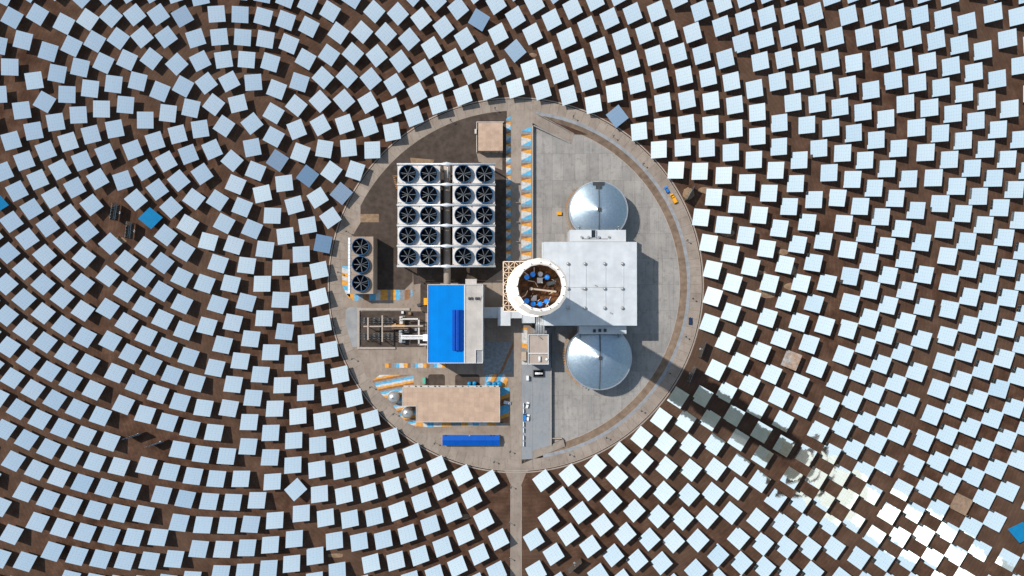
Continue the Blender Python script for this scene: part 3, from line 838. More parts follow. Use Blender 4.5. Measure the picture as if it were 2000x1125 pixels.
# --- salt tanks
def salt_tank(cx, cy, rp, h, label, walk):
    c = P(cx, cy, h); R = rp * S * (H - h) / H
    t = thing('salt_tank', label, 'tank', (c.x, c.y, BASIN))
    MB().cyl(c.x, c.y, BASIN - .2, h, R, R, 96, top=False).build('shell', M['tank_side'], t, True)
    MB().lathe(c.x, c.y, [(R - .05, h - .4), (R + .25, h - .35), (R + .25, h + .15), (R - .5, h + .2), (R - .55, h)], 96).build('rim', M['tank_rim'], t)
    rise = R * .27
    prof = []
    NR = 26
    Rs = (R * R + rise * rise) / (2 * rise)
    def zz(r_): return h - .1 + math.sqrt(Rs * Rs - r_ * r_) - (Rs - rise)
    # cladding laid in lapped rings, each ring its own piece
    rr_ = [(R - .6) * (1 - i / NR) for i in range(NR + 1)]
    for i in range(NR):
        ro_, ri = rr_[i], max(rr_[i + 1], .05)
        m_ = MB(); seg = 72
        prof = [(ro_ + .08, zz(min(ro_ + .08, R)) + .0), (ro_ + .02, zz(ro_) + .15), ((ro_ + ri) / 2, zz((ro_ + ri) / 2) + .05), (ri, zz(ri) + .0)]
        vs, fs = [], []
        rnd = random.Random(i * 7 + int(cx + cy))
        wob = [rnd.uniform(-.022, .022) for _ in range(seg)]
        for kk, (r_, z_) in enumerate(prof):
            for q in range(seg):
                a_ = 2 * math.pi * q / seg; vs.append((c.x + r_ * math.cos(a_), c.y + r_ * math.sin(a_), z_ + (wob[q] if kk in (1, 2) else 0)))
        for kk in range(len(prof) - 1):
            for q in range(seg):
                j_ = (q + 1) % seg; fs.append((kk * seg + q, kk * seg + j_, (kk + 1) * seg + j_, (kk + 1) * seg + q))
        m_.add(vs, fs).build('roof_ring', M['tank'], t, True)
    top = zz(0)
    MB().cyl(c.x, c.y, top - .4, top + .9, 1.2, 1.1, 14).obox((c.x, c.y, top + 1.0), (2.2, 2.2, .2)).build('crown_nozzle', M['steel'], t)
    wk = MB()
    for sgn in (1, -1):
        for i in range(14):
            ra, rb = (R - .4) * i / 14, (R - .4) * (i + 1) / 14
            za, zb = zz(ra) + .35, zz(rb) + .35
            wk.add([(c.x - .35, c.y + sgn * ra, za), (c.x + .35, c.y + sgn * ra, za), (c.x + .35, c.y + sgn * rb, zb), (c.x - .35, c.y + sgn * rb, zb)], [(0, 1, 2, 3)])
            for dx in (-.38, .38):
                wk.tube((c.x + dx, c.y + sgn * ra, za + .9), (c.x + dx, c.y + sgn * rb, zb + .9), .07, 4)
                wk.tube((c.x + dx, c.y + sgn * rb, zb), (c.x + dx, c.y + sgn * rb, zb + .9), .06, 4)
    wk.build('walkway', M['walk'], t)
    if walk:
        for wx, y0_, y1_ in ((1.9, .72, .86), (3.6, .86, .97)):
            za = zz(R * .8) + .5
            MB().box(c.x - wx, c.x + wx, c.y + R * y0_, c.y + R * y1_, zz(R * y1_) + .3, zz(R * y0_) + .35).build('platform', M['steel'], t)
    rl = MB()
    for i in range(60):
        a_, b_ = 2 * math.pi * i / 60, 2 * math.pi * (i + 1) / 60
        p0 = (c.x + (R + .1) * math.cos(a_), c.y + (R + .1) * math.sin(a_)); p1 = (c.x + (R + .1) * math.cos(b_), c.y + (R + .1) * math.sin(b_))
        rl.tube((*p0, h + 1.2), (*p1, h + 1.2), .05, 4); rl.tube((*p0, h), (*p0, h + 1.2), .05, 4)
    rl.build('railing', M['galv'], t)
    # pipes and valves at the side that touches the annex
    sd = -1 if walk else 1
    pm = MB()
    for i, dx in enumerate((-12, -9.5, -7, 3.5, 5, 8, 10, 12)):
        yy = c.y + sd * math.sqrt(max((R * .93) ** 2 - dx * dx, 1)); 
        pm.tube((c.x + dx, yy - sd * 1.2, h + .2), (c.x + dx, yy + sd * 1.0, h + 2.2), .28, 8)
        pm.sphere((c.x + dx, yy - sd * 1.2, h + 1.8), .55, 10, 6)
    pm.build('pipework', M['galv'], t, True)
    # slim stair round the west side
    st = MB()
    for i in range(26):
        a_ = math.radians(128 + i * 4.2); z_ = BASIN + .3 + (h - 1) * i / 26
        r2 = R + 1.4
        st.obox((c.x + r2 * math.cos(a_), c.y + r2 * math.sin(a_), z_), (1.2, .6, .12), a_)
        st.tube((c.x + (r2 + .6) * math.cos(a_), c.y + (r2 + .6) * math.sin(a_), z_), (c.x + (r2 + .6) * math.cos(a_), c.y + (r2 + .6) * math.sin(a_), z_ + 1.1), .06, 4)
    st.build('stair', M['rust'], t)['kind'] = 'stuff'
    return t, c, R
salt_tank(1169, 411, 57, 12.5, 'silver domed tank north of the white hall, beside the yellow skip', True)
salt_tank(1170.5, 698, 63, 13, 'silver domed tank south of the white hall, half in the tower shadow', False)

# --- turbine hall (blue roof)
HT = 28.0
r = RECT(835, 555.5, 943, 709.5, HT)
t = thing('turbine_hall', 'big hall with bright blue roof and pale grey strip beside the tower', 'building', center(r))
MB().box(r[0] + .1, r[1] - .1, r[2] + .1, r[3] - .1, -.4, HT - .35).build('wall', M['white_wall'], t)
rb = RECT(836, 556.5, 906.5, 708.5, HT)
ro = MB().box(rb[0], rb[1], rb[2], rb[3], HT - .34, HT).build('roof', M['blue_roof'], t)
ny = 38
for k in range(14):
    dx = (rb[1] - rb[0]) / 14
    MB().box(rb[0] + dx * k + .04, rb[0] + dx * (k + 1) - .04, rb[2] + .1, rb[3] - .1, HT, HT + .04).build('roof_panel', M['blue_roof'], ro)
q = RECT(883, 605.5, 904.5, 684.5, HT + 2)
xm = (q[0] + q[1]) / 2; wv = q[1] - q[0]
prof = [(q[0], HT), (q[0], HT + .8), (q[0] + wv * .25, HT + 1.9), (xm, HT + 2.6), (q[0] + wv * .75, HT + 1.9), (q[1], HT + .8), (q[1], HT)]
vm = MB(); kk = len(prof)
vm.add([(x, q[2], z) for x, z in prof] + [(x, q[3], z) for x, z in prof], [(i, i + 1, kk + i + 1, kk + i) for i in range(kk - 1)][::1] + [tuple(range(kk - 1, -1, -1)), tuple(range(kk, 2 * kk))])
rv = vm.build('ridge_ventilator', M['blue_dark'], t)
for f in (.25, .62):
    xx = q[0] + wv * f; MB().box(xx - .22, xx + .22, q[2] - .1, q[3] + .1, HT + 1.6, HT + 2.75).build('ventilator_rib', M['blue_dark'], rv)
rg = RECT(909, 556.5, 942.5, 708.5, HT)
gr = MB().box(rg[0], rg[1], rg[2], rg[3], HT - .34, HT - .02).build('roof', M['grey_roof'], t)
roof_panels(gr, rg, HT - .02, 3, 9, M['grey_roof'], .03, .04)
pm = MB()
for (x0_, x1_, y0_, y1_) in ((r[0], r[1], r[3] - .35, r[3]), (r[0], r[1], r[2], r[2] + .35), (r[0], r[0] + .35, r[2] + .35, r[3] - .35), (r[1] - .35, r[1], r[2] + .35, r[3] - .35), (rb[1] + .02, rg[0] - .02, r[2] + .35, r[3] - .35)):
    pm.box(x0_, x1_, y0_, y1_, HT - .4, HT + .55)
pm.build('parapet', M['white_wall'], t)
q = RECT(928.5, 682.5, 942, 709, HT + .3)
q2 = MB(); q2.box(q[0], q[0] + .3, q[2], q[3], HT, HT + 1.1); q2.box(q[0] + .3, q[1], q[3] - .3, q[3], HT, HT + 1.1); q2.build('roof_enclosure', M['white_wall'], t)
MB().box(q[0] + .3, q[1] - .4, q[2] + .4, q[3] - .3, HT, HT + .12).build('enclosure_floor', M['strip'], t)
for i, (zx) in enumerate((1352, 1378, 1418, 1442)):
    p = P(640 + zx / 4.892, 420 + 797 / 4.892, HT + .5); MB().obox((p.x, p.y, HT + .5), (1.1, 1.5, .9)).build('roof_fan', M['steel'], t)
a, b = P(937, 588, HT + .3), P(941, 578, HT + .3); MB().tube((a.x, a.y, HT + .4), (b.x, b.y, HT + .4), .1, 6).build('roof_pipe', M['galv'], t)
windows(t, r, 6, 'n', 8); windows(t, r, 6, 's', 8); windows(t, r, 6, 'w', 10); windows(t, r, 14, 'e', 10)
q = RECT(909, 545, 931, 555, 9); MB().box(q[0], q[1], q[2], q[3], 8.6, 9).build('canopy', M['offwhite'], t)

# --- air cooled condenser
HA = 22.5
ax0, ax1, ay0, ay1 = RECT(776, 320, 967, 520, HA)
acc = thing('air_cooled_condenser', 'large white condenser block with twenty dark fans in two banks', 'condenser', ((ax0 + ax1) / 2, (ay0 + ay1) / 2, 0))
rows_y = [320.2, 360.2, 400.2, 440.3, 480.4, 520]
fan_y = [340.3, 380.5, 420.5, 460.7, 501]
fan_x = [797.4, 838.3, 905.3, 946.6]
def fan_meshes(R):
    sh = MB().lathe(0, 0, [(R, 0), (R * .985, 1.2), (R * 1.03, 2.6), (R * .97, 2.6), (R * .93, 1.2), (R * .93, -.2)], 32).mesh('fan_shroud', M['fan_blue'], False)
    pit = MB().cyl(0, 0, -.15, .04, R * .93, R * .93, 32).mesh('fan_shade_disc', M['fan_dark'])  # black disc on the solid deck, painted as shade of an open well
    bl = MB()
    for sgn in (0,):
        bl.add([(.5, -.12, 1.35), (R * .88, -.22, 1.25), (R * .88, .16, 1.5), (.5, .14, 1.5), (.5, -.12, 1.28), (R * .88, -.22, 1.18), (R * .88, .16, 1.43), (.5, .14, 1.43)],
               [(0, 1, 2, 3), (7, 6, 5, 4), (0, 4, 5, 1), (1, 5, 6, 2), (2, 6, 7, 3), (3, 7, 4, 0)])
    blm = bl.mesh('blade', M['blade'])
    hub = MB().cyl(0, 0, .6, 1.8, .62, .5, 12).mesh('hub', M['steel'])
    br = MB().box(-R * .92, R * .92, -.16, .16, .3, .6).mesh('bridge', M['steel'])
    return sh, pit, blm, hub, br
def put_fan(parent, p, meshes, nb, rot):
    sh, pit, blm, hub, br = meshes  # pit is the black disc standing for shade
    root = link('fan_shroud', sh, parent); root.location = p
    def sub(nm, me, rz):
        o = bpy.data.objects.new(nm, me); COL.objects.link(o); o.parent = root; o.rotation_euler = (0, 0, rz)
    sub('fan_shade_disc', pit, 0); sub('hub', hub, 0); sub('bridge', br, 0)
    for i in range(nb): sub('blade', blm, rot + 2 * math.pi * i / nb)
fm = fan_meshes(5.15)
random.seed(9)
for i in range(5):
    for b_, (xa, xb) in enumerate(((776.5, 859.5), (884, 966.5))):
        q = RECT(xa, rows_y[i] + 2.2, xb, rows_y[i + 1] - 2.2, HA)
        MB().box(q[0], q[1], q[2], q[3], HA - 1.0, HA).build('deck_panel', M['acc'], acc)
        MB().box(q[0] + .2, q[1] - .2, q[2] + .2, q[3] - .2, HA - 9.0, HA - 1.02).build('tube_bundle', M['galv'], acc)
        for _ in range(2):
            x = random.uniform(q[0] + .5, q[1] - .8); y = random.choice([q[2] + .7, q[3] - .9, (q[2] + q[3]) / 2])
            MB().obox((x, y, HA + .02), (random.uniform(.4, 1.0), random.uniform(.3, .7), .05), random.random()).build('rust_patch', M['rust'], acc)
        for _ in range(5):
            x = random.choice([q[0] + .5, q[1] - .5, random.uniform(q[0] + .5, q[1] - .5)]); y = random.choice([q[2] + .5, q[3] - .5])
            MB().obox((x, y, HA + .12), (.35, .35, .3)).build('deck_fitting', M['steel'], acc)
        for vx in fan_x[b_ * 2:b_ * 2 + 2]:
            put_fan(acc, P(vx, fan_y[i], HA), fm, 7, random.choice([.2, .35, .9]) + random.uniform(-.1, .1))
for y in rows_y:
    a, b = P(775, y, HA + 1), P(968, y, HA + 1)
    MB().tube((a.x, a.y, HA + .5), (b.x, b.y, HA + .5), .62, 12).build('steam_duct', M['duct'], acc, True)
    p = P(872, y, HA + 1)
    o = MB().lathe(0, 0, [(.6, -3.2), (.95, -1.6), (1.35, 0), (.95, 1.6), (.6, 3.2)], 14).build('duct_joint', M['duct'], acc, True)
    o.matrix_parent_inverse = Matrix.Translation(-Vector(acc.location)); o.location = (p.x, p.y, HA + .5); o.rotation_euler = (0, math.pi / 2, 0)
p = P(872, 321, HA)
a, b = P(874, 318, HA), P(874, 346, HA); MB().tube((a.x, a.y, HA + .4), (b.x, b.y, HA - 3), .5, 10).build('riser_duct', M['duct'], acc, True)
a, b = P(873, 300, 14), P(873, 565, 14)
MB().tube((a.x, P(873, 322, 14).y, 13), (b.x, b.y, 13), 2.1, 20).build('main_duct', M['wall_tan'], acc, True)
for i in range(6):
    for x in (779, 818, 857, 887, 925, 963):
        p = P(x, rows_y[i] + (1.5 if i == 0 else -1.5 if i == 5 else 0), HA); MB().box(p.x - .4, p.x + .4, p.y - .4, p.y + .4, -.2, HA - 9.05).build('column', M['conc_tower'], acc)
q = RECT(766, 341, 777, 361, 16)
sm = MB()
for k in range(8):
    sm.box(q[0], q[1] - .2, q[2] + (q[3] - q[2]) * k / 8, q[2] + (q[3] - q[2]) * (k + .5) / 8, 2 * k + .2, 2 * k + .35)
for x in (q[0], q[1] - .3):
    for y in (q[2], q[3]): sm.tube((x, y, -.1), (x, y, 17), .09, 5)
sm.build('stair_tower', M['rust'], acc)

# --- three-cell cooling tower
HC = 15.5
r = RECT(684, 462, 729, 574, HC)
ct = thing('cooling_tower', 'beige cooling tower with three dark fans in a row', 'cooling tower', center(r))
MB().box(r[0] + .1, r[1] - .1, r[2] + .1, r[3] - .1, -.3, HC - .4).build('casing', M['wall_tan'], ct)
for k in range(3):
    y0_, y1_ = r[2] + (r[3] - r[2]) * k / 3, r[2] + (r[3] - r[2]) * (k + 1) / 3
    MB().box(r[0], r[1], y0_ + .04, y1_ - .04, HC - .39, HC).build('deck_panel', M['ct_deck'], ct)
fm3 = fan_meshes(5.05)
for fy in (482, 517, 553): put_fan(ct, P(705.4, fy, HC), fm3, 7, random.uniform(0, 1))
q = RECT(680, 464, 684.5, 572, HC)
for k in range(16):
    y = q[2] + (q[3] - q[2]) * (k + .5) / 16; hh = (q[3] - q[2]) / 16
    MB().box(q[0], q[1] - .05, y - hh / 2 + .05, y + hh / 2 - .05, HC - .6, HC + .5).build('louvre', M['duct'], ct)
MB().box(q[0] + .1, q[1], q[2], q[3], -.2, HC - .62).build('intake', M['galv'], ct)
for k in range(9):
    x = r[0] + (r[1] - r[0]) * random.random(); y = r[2] + (r[3] - r[2]) * random.random()
    MB().obox((r[0] + .6, r[2] + (r[3] - r[2]) * k / 8, HC + .15), (.3, .3, .3)).build('deck_fitting', M['steel'], ct)

# --- small tan building in the north
t, ro, r = building('control_house', 'small tan flat-roofed building beside the north road', 'building', (934, 239.5, 982, 294.5), 7.8, M['tan_roof'], M['wall_tan'])
roof_panels(ro, r, 7.8, 6, 7, M['tan_roof'], .03, .04)
q = RECT(930.5, 237.5, 984, 297.5, 1.5)
wm = MB(); wm.box(q[0], q[0] + .4, q[2], q[3], -.1, 1.5); wm.box(q[0] + .4, q[1], q[3] - .4, q[3], -.1, 1.5); wm.build('yard_wall', M['offwhite'], t)
q = RECT(927, 252, 931, 261, 3); MB().box(q[0], q[1] - .05, q[2], q[3], -.1, 3).build('porch', M['offwhite'], t)
windows(t, r, 1.5, 's', 3); windows(t, r, 1.5, 'w', 3)

# --- warehouse with the notch
HW = 9.3
t = thing('warehouse', 'long tan-roofed warehouse with one corner cut out by a silver sphere', 'building', center(RECT(786, 757, 976, 824, HW)))
q1, q2 = RECT(786, 757, 976, 793, HW), RECT(813, 793, 976, 824, HW)
L = [(q1[0], q1[2]), (q2[0], q1[2]), (q2[0], q2[2]), (q1[1], q2[2]), (q1[1], q1[3]), (q1[0], q1[3])]
MB().prism([(x * 1, y) for x, y in L], -.3, HW - .3).build('wall', M['wall_tan'], t)
ro = MB().prism(L, HW - .29, HW - .04).build('roof', M['tan_roof'], t)
nx_, ny_ = 19, 7
dx, dy = (q1[1] - q1[0]) / nx_, (q1[3] - q2[2]) / ny_
for i in range(nx_):
    for k in range(ny_):
        x0_, x1_, y0_, y1_ = q1[0] + dx * i, q1[0] + dx * (i + 1), q2[2] + dy * k, q2[2] + dy * (k + 1)
        if y0_ + dy * .6 < q1[2] and x0_ < q2[0]:
            if x1_ <= q2[0] + .2: continue
            x0_ = q2[0]
        if x0_ < q2[0] - .1 and y0_ < q1[2]: y0_ = q1[2]
        MB().box(x0_ + .03, x1_ - .03, y0_ + .03, y1_ - .03, HW - .04, HW + .02).build('roof_panel', M['tan_roof'], ro)
pm = MB()
for i in range(6):
    a, b = L[i], L[(i + 1) % 6]
    d = Vector((b[0] - a[0], b[1] - a[1], 0)); pm.obox(((a[0] + b[0]) / 2, (a[1] + b[1]) / 2, HW), (d.length + .3, .3, .5 + .01 * i), math.atan2(d.y, d.x))
pm.build('parapet', M['offwhite'], t)
q = RECT(788, 753, 974, 757, 6); MB().box(q[0], q[1], q[2], q[3] , 5.7, 6.0).build('canopy', M['offwhite'], t)
for i in range(14):
    x = q[0] + (q[1] - q[0]) * (i + .5 + random.uniform(-.3, .3)) / 14
    MB().obox((x, q[3] - .4, 6.3), (random.uniform(.4, .9), .5, .6)).build('canopy_unit', M['steel'] if i % 3 else M['galv'], t)
windows(t, (q1[0], q1[1], q2[2], q1[3]), 2, 's', 12)

# --- auxiliary block south of the tower
HX = 13.5
t, ro, r = building('electrical_house', 'tan-roofed block with white parapets between the terrace and tower', 'building', (1031, 653, 1071.5, 711.5), HX, M['grey_tan'], M['wall_tan'], M['white_wall'], ph=.9)
ym = P(1050, 690, HX).y
MB().box(r[0] + .45, r[1] - .45, ym - .35, ym + .35, HX - .2, HX + .88).build('roof_divider', M['white_wall'], t)
p = P(1054, 701, HX + 1); MB().tube((p.x, p.y - 1.6, HX + .9), (p.x, p.y + 1.6, HX + .9), .75, 14).build('roof_tank', M['car_white'], t, True)
p = P(1068, 702, HX + 1); MB().sphere((p.x, p.y, HX + .9), .9, 12, 8).build('dish_antenna', M['car_white'], t, True)
a = P(1049, 654, HX + 1); b = P(1056, 661, HX + 2.2); MB().tube((a.x, a.y, HX + .6), (b.x, b.y, HX + 2.4), .22, 8).build('flue', M['galv'], t)
a = P(1021, 690, 5)
q = RECT(1018.5, 687, 1028, 704.5, 4); MB().box(q[0], q[1], q[2], q[3], -.1, 4).build('side_porch', M['wall_tan'], t)
# --- steel pipe bridge north of it
q = RECT(1046, 618, 1063.5, 652.5, 12)
pb = thing('pipe_bridge', 'blue grey steel pipe bridge from the tower foot to the tan-roofed block', 'pipe bridge', center(q))
bm = MB()
for k in range(5):
    y = q[2] + (q[3] - q[2]) * k / 4
    bm.box(q[0], q[1], y - .12, y + .12, 11.4, 11.7)
for x in (q[0], q[1]):
    for y in (q[2] + .3, q[3] - .3): bm.tube((x, y, -.1), (x, y, 11.5), .2, 6)
    bm.box(x - .15, x + .15, q[2], q[3], 11.7, 12.1)
bm.build('frame', M['strip'], pb)
for i, f in enumerate((.12, .3, .48, .62, .88)):
    x = q[0] + (q[1] - q[0]) * f; MB().tube((x, q[2] - .2, 12.0), (x, q[3] + .2, 12.0), .34 if i % 2 else .2, 10).build('pipe', M['duct'], pb, True)
MB().box(q[0] + .2, q[1] - .2, q[2] + .2, q[3] - .2, 11.2, 11.35).build('deck', M['strip'], pb)
# --- white link galleries between turbine hall and tower
gal = thing('link_gallery', 'white stepped gallery linking the blue-roofed hall with the tower foot', 'gallery', center(RECT(943, 600, 1045, 636, 12)))
HG = 12.0
for i, (a_, hz) in enumerate((((943.5, 600, 972, 621.3), 12.0), ((972, 600, 997, 636.2), 12.6), ((997, 606, 1019.5, 621.5), 12.3), ((1019.5, 606, 1045, 631), 13.0))):
    q = RECT(*a_, hz)
    MB().box(q[0] + .02, q[1] - .02, q[2], q[3], hz - .5, hz).build('roof', M['white'], gal)
    MB().box(q[0] + .3, q[1] - .3, q[2] + .3, q[3] - .3, hz - 4.5, hz - .51).build('wall', M['white_wall'], gal)
    for x in (q[0] + .8, q[1] - .8):
        for y in (q[2] + .8, q[3] - .8): MB().box(x - .3, x + .3, y - .3, y + .3, -.1, hz - 4.51).build('column', M['conc_tower'], gal)
    pm = MB(); pm.box(q[0] + .05, q[1] - .05, q[2] + .02, q[2] + .3, hz, hz + .4); pm.box(q[0] + .05, q[0] + .3, q[2] + .3, q[3], hz, hz + .38); pm.build('parapet', M['white'], gal)

# --- long blue shed
q = RECT(864, 850, 976, 871, 4.5)
sh = thing('blue_shed', 'long low shed with blue gable roof near the south road', 'shed', center(q))
MB().box(q[0] + .3, q[1] - .3, q[2] + .3, q[3] - .3, -.1, 3.6).build('wall', M['white_wall'], sh)
ym = (q[2] + q[3]) / 2
for nm, ya, yb in (('n', q[3], ym), ('s', q[2], ym)):
    for k in range(8):
        xa, xb = q[0] + (q[1] - q[0]) * k / 8 + .03, q[0] + (q[1] - q[0]) * (k + 1) / 8 - .03
        v = [(xa, ya, 3.6), (xb, ya, 3.6), (xb, yb, 5.0), (xa, yb, 5.0)]
        if nm == 'n': v = v[::-1]
        MB().add(v + [(x, y, z - .12) for x, y, z in v], [(0, 1, 2, 3), (7, 6, 5, 4), (0, 4, 5, 1), (1, 5, 6, 2), (2, 6, 7, 3), (3, 7, 4, 0)]).build('roof_panel', M['blue_shed'], sh)
MB().box(q[0] + .1, q[1] - .1, ym - .2, ym + .2, 4.9, 5.12).build('ridge_cap', M['blue_dark'], sh)
for x in (870, 917, 958, 964):
    p = P(x, 850.5, 4); MB().obox((p.x, p.y, 3.9), (1.0, .7, .5)).build('eaves_unit', M['galv'] if x == 917 else M['steel'], sh)

# --- spheres, blue tanks, green box
for cx, cy, rp, lab in ((768.5, 775.5, 12, 'silver sphere tank farther from the warehouse wall'), (795.5, 806, 11, 'silver sphere tank tucked into the corner of the warehouse')):
    c = P(cx, cy, 5); R = rp * S * .99
    t = thing('sphere_tank', lab, 'tank', (c.x, c.y, 0), 'silver sphere tanks')
    MB().sphere((c.x, c.y, R + 1.6), R, 32, 20).build('vessel', M['sphere'], t, True)
    MB().lathe(c.x, c.y, [(R * .99, R + 1.3), (R * 1.03, R + 1.35), (R * 1.03, R + 1.65), (R * .99, R + 1.7)], 32).build('band', M['galv'], t)
    for i in range(6):
        a_ = i * math.pi / 3; MB().tube((c.x + R * .9 * math.cos(a_), c.y + R * .9 * math.sin(a_), -.1), (c.x + R * .9 * math.cos(a_), c.y + R * .9 * math.sin(a_), R + 1.0), .18, 8).build('leg', M['galv'], t)
    MB().cyl(c.x, c.y, 2 * R + 1.5, 2 * R + 2.1, .35, .35, 10).build('valve', M['steel'], t)
for i, (cx, cy, lab) in enumerate(((916.5, 749.5, 'western of the blue tanks in the gravel bed by the warehouse'), (926.5, 749, 'eastern of the two blue tanks in the gravel bed'), (954.5, 750.5, 'first of three blue tanks on the striped paint by warehouse'), (965, 751, 'middle of three blue tanks on the striped paint by warehouse'), (975, 750, 'last of three blue tanks, next to the road'))):
    c = P(cx, cy, 4)
    t = thing('blue_tank', lab, 'tank', (c.x, c.y, 0), 'small blue tanks')
    rr_ = 1.25 if i < 2 else 1.5
    MB().cyl(c.x, c.y, -.05, 3.6, rr_, rr_, 20).build('shell', M['tank_blue'], t, True)
    MB().lathe(c.x, c.y, [(rr_, 3.6), (rr_ * .85, 3.95), (rr_ * .5, 4.2), (.02, 4.3)], 20).build('lid', M['tank_blue'], t, True)
    MB().cyl(c.x, c.y, 4.2, 4.5, .2, .2, 8).build('nozzle', M['steel'], t)
q = RECT(825.5, 737.5, 831, 750, 2.6)
t = thing('container', 'small green container between the gravel beds', 'container', center(q))
MB().box(q[0], q[1], q[2], q[3], .1, 2.5).build('body', M['green'], t)
for k in range(6):
    y = q[2] + (q[3] - q[2]) * (k + .5) / 6; MB().box(q[0] + .1, q[1] - .1, y - .12, y + .12, 2.5, 2.58).build('roof_rib', M['green'], t)
MB().box(q[0] + .15, q[1] - .15, q[2] - .06, q[2], .25, 2.35).build('door', M['green'], t)

# --- switchyard
sw = thing('switchyard_wall', 'low pale wall enclosing the switchyard west of the blue-roofed hall', 'wall', center(RECT(697, 600, 812, 684, 1)))
for (x0_, y0_, x1_, y1_) in ((697.5, 601.5, 702, 682), (702, 601.5, 800, 606.5), (702, 678, 772, 682)):
    q = RECT(x0_, y0_, x1_, y1_, 1.2); MB().box(q[0] + .01, q[1] - .01, q[2], q[3], -.1, 1.1).build('panel', M['kerb'], sw)
t = thing('bus_gantry', 'tan steel bus gantry with long beam and two crossbeams over the switchyard', 'gantry', P(746, 638, 0))
GZ = 9.0
def beam(x0_, y0_, x1_, y1_, m=M['wall_tan'], wd=.75, nm='beam', par=None, z=GZ):
    a, b = P(x0_, y0_, z), P(x1_, y1_, z)
    d = b - a
    MB().obox(((a.x + b.x) / 2, (a.y + b.y) / 2, z), (d.length, wd, .6), math.atan2(d.y, d.x)).build(nm, m, par or t)
beam(710, 637.5, 826, 636.5); beam(718.7, 620, 718.7, 664, z=GZ + .6); beam(746.5, 616, 746.5, 667.5, z=GZ + .6)
for x, y in ((712, 637.5), (718.7, 621), (718.7, 663), (746.5, 617), (746.5, 667), (770, 637.3), (824, 636.6)):
    p = P(x, y, GZ); MB().tube((p.x, p.y, -.1), (p.x, p.y, GZ - .2), .25, 8).build('post', M['wall_tan'], t)
c_ = 0
post_me = MB().tube((0, 0, -.1), (0, 0, 3.4), .16, 6).cyl(0, 0, 3.4, 5.2, .30, .2, 8).mesh('post', M['steel'])
arm_me = MB().tube((0, 0, 5.0), (-1.1, .6, 6.6), .17, 5).tube((0, 0, 5.0), (1.1, .6, 6.6), .17, 5).mesh('contact_arm', M['walk'])
base_me = MB().box(-.5, .5, -.4, .4, -.1, .3).mesh('base', M['conc_pad'])
for rw_, ys_ in enumerate(((622, 626, 630), (652.5, 657, 662))):
    for ci, x in enumerate((711, 719.5, 730, 740.5, 748, 757.5, 766)):
        for yi, y in enumerate(ys_):
            p = P(x + random.uniform(-.6, .6), y, 0)
            lab = f"insulator post in the {'upper' if rw_ == 0 else 'lower'} switchyard bay, column {ci + 1} from the wall, row {yi + 1} from the top"
            lab = f"{ORD[yi]} insulator post down in {'upper' if rw_ == 0 else 'lower'} switchyard bay, {ORD[ci]} column from the pale wall"
            o = thing('insulator_post', lab, 'insulator', (p.x, p.y, 0), 'insulator posts in the switchyard')
            for nm, me in (('post', post_me), ('contact_arm', arm_me), ('base', base_me)):
                k_ = bpy.data.objects.new(nm, me); COL.objects.link(k_); k_.parent = o
def transformer(x0_, y0_, x1_, y1_, h, lab, m):
    q = RECT(x0_, y0_, x1_, y1_, h)
    o = thing('transformer', lab, 'transformer', center(q))
    MB().box(q[0] + .5, q[1] - .5, q[2], q[3], .2, h).build('tank', m, o)
    for k in range(6):
        y = q[2] + (q[3] - q[2]) * (k + .5) / 6
        MB().box(q[0], q[0] + .45, y - .12, y + .12, .6, h - .5).build('radiator_fin', M['galv'], o)
        MB().box(q[1] - .45, q[1], y - .12, y + .12, .6, h - .5).build('radiator_fin', M['galv'], o)
    for k in range(3):
        x = q[0] + (q[1] - q[0]) * (k + 1) / 4; MB().cyl(x, (q[2] + q[3]) / 2, h, h + 1.6, .28, .16, 8).build('bushing', M['duct'], o)
    MB().tube((q[0] + .6, q[3] - .8, h + .9), (q[1] - .6, q[3] - .8, h + .9), .45, 10).build('conservator', m, o, True)
    MB().box(q[0] - .2, q[1] + .2, q[2] - .2, q[3] + .2, -.1, .2).build('plinth', M['conc_pad'], o)
transformer(779, 618, 788, 633, 5, 'pale transformer at the head of the upper white duct', M['offwhite'])
transformer(778, 645, 787, 669, 5.5, 'grey transformer at the end of the triple white bus ducts', M['galv'])
transformer(789, 640, 797, 650, 4, 'small dark transformer between the two larger ones', M['steel'])
fw = thing('fire_wall', 'orange tan fire wall between the transformers', 'wall', P(781, 637, 0))
q = RECT(765, 639.5, 797, 643, 7); MB().box(q[0], q[1], q[2], q[3], -.1, 7).build('panel', M['gravel'], fw)
q = RECT(765, 634.5, 790, 639.3, 6); MB().box(q[0], q[1], q[2], q[3], -.1, 6).build('panel', M['yellow'], fw)
bd = thing('bus_duct', 'three parallel white bus ducts running into the blue-roofed hall', 'duct', P(805, 659, 0))
for k in range(3):
    beam(783, 655.4 + 3.1 * k, 826, 655.4 + 3.1 * k, M['car_white'], .62, 'duct', bd, 8)
for x in (786, 800, 815, 825):
    p = P(x, 658.5, 8); MB().box(p.x - .15, p.x + .15, p.y - 1.3, p.y - 1.0, -.1, 7.7).box(p.x - .15, p.x + .15, p.y + 1.0, p.y + 1.3, -.1, 7.7).box(p.x - .12, p.x + .12, p.y - 1.3, p.y + 1.3, 7.4, 7.68).build('trestle', M['galv'], bd)
q = RECT(826, 653, 834.5, 666, 8.5); MB().box(q[0], q[1], q[2], q[3], 6.5, 8.5).build('end_box', M['car_white'], bd)
pl = thing('pipe_loop', 'white pipe loop from the upper transformer round to the hall', 'pipe', P(819, 645, 0))
for a_, b_ in (((786, 623), (819.5, 622.8)), ((818, 621.5), (818, 674)), ((817, 672.8), (834, 672.8))):
    beam(*a_, *b_, M['offwhite'], .95, 'pipe', pl, 7)
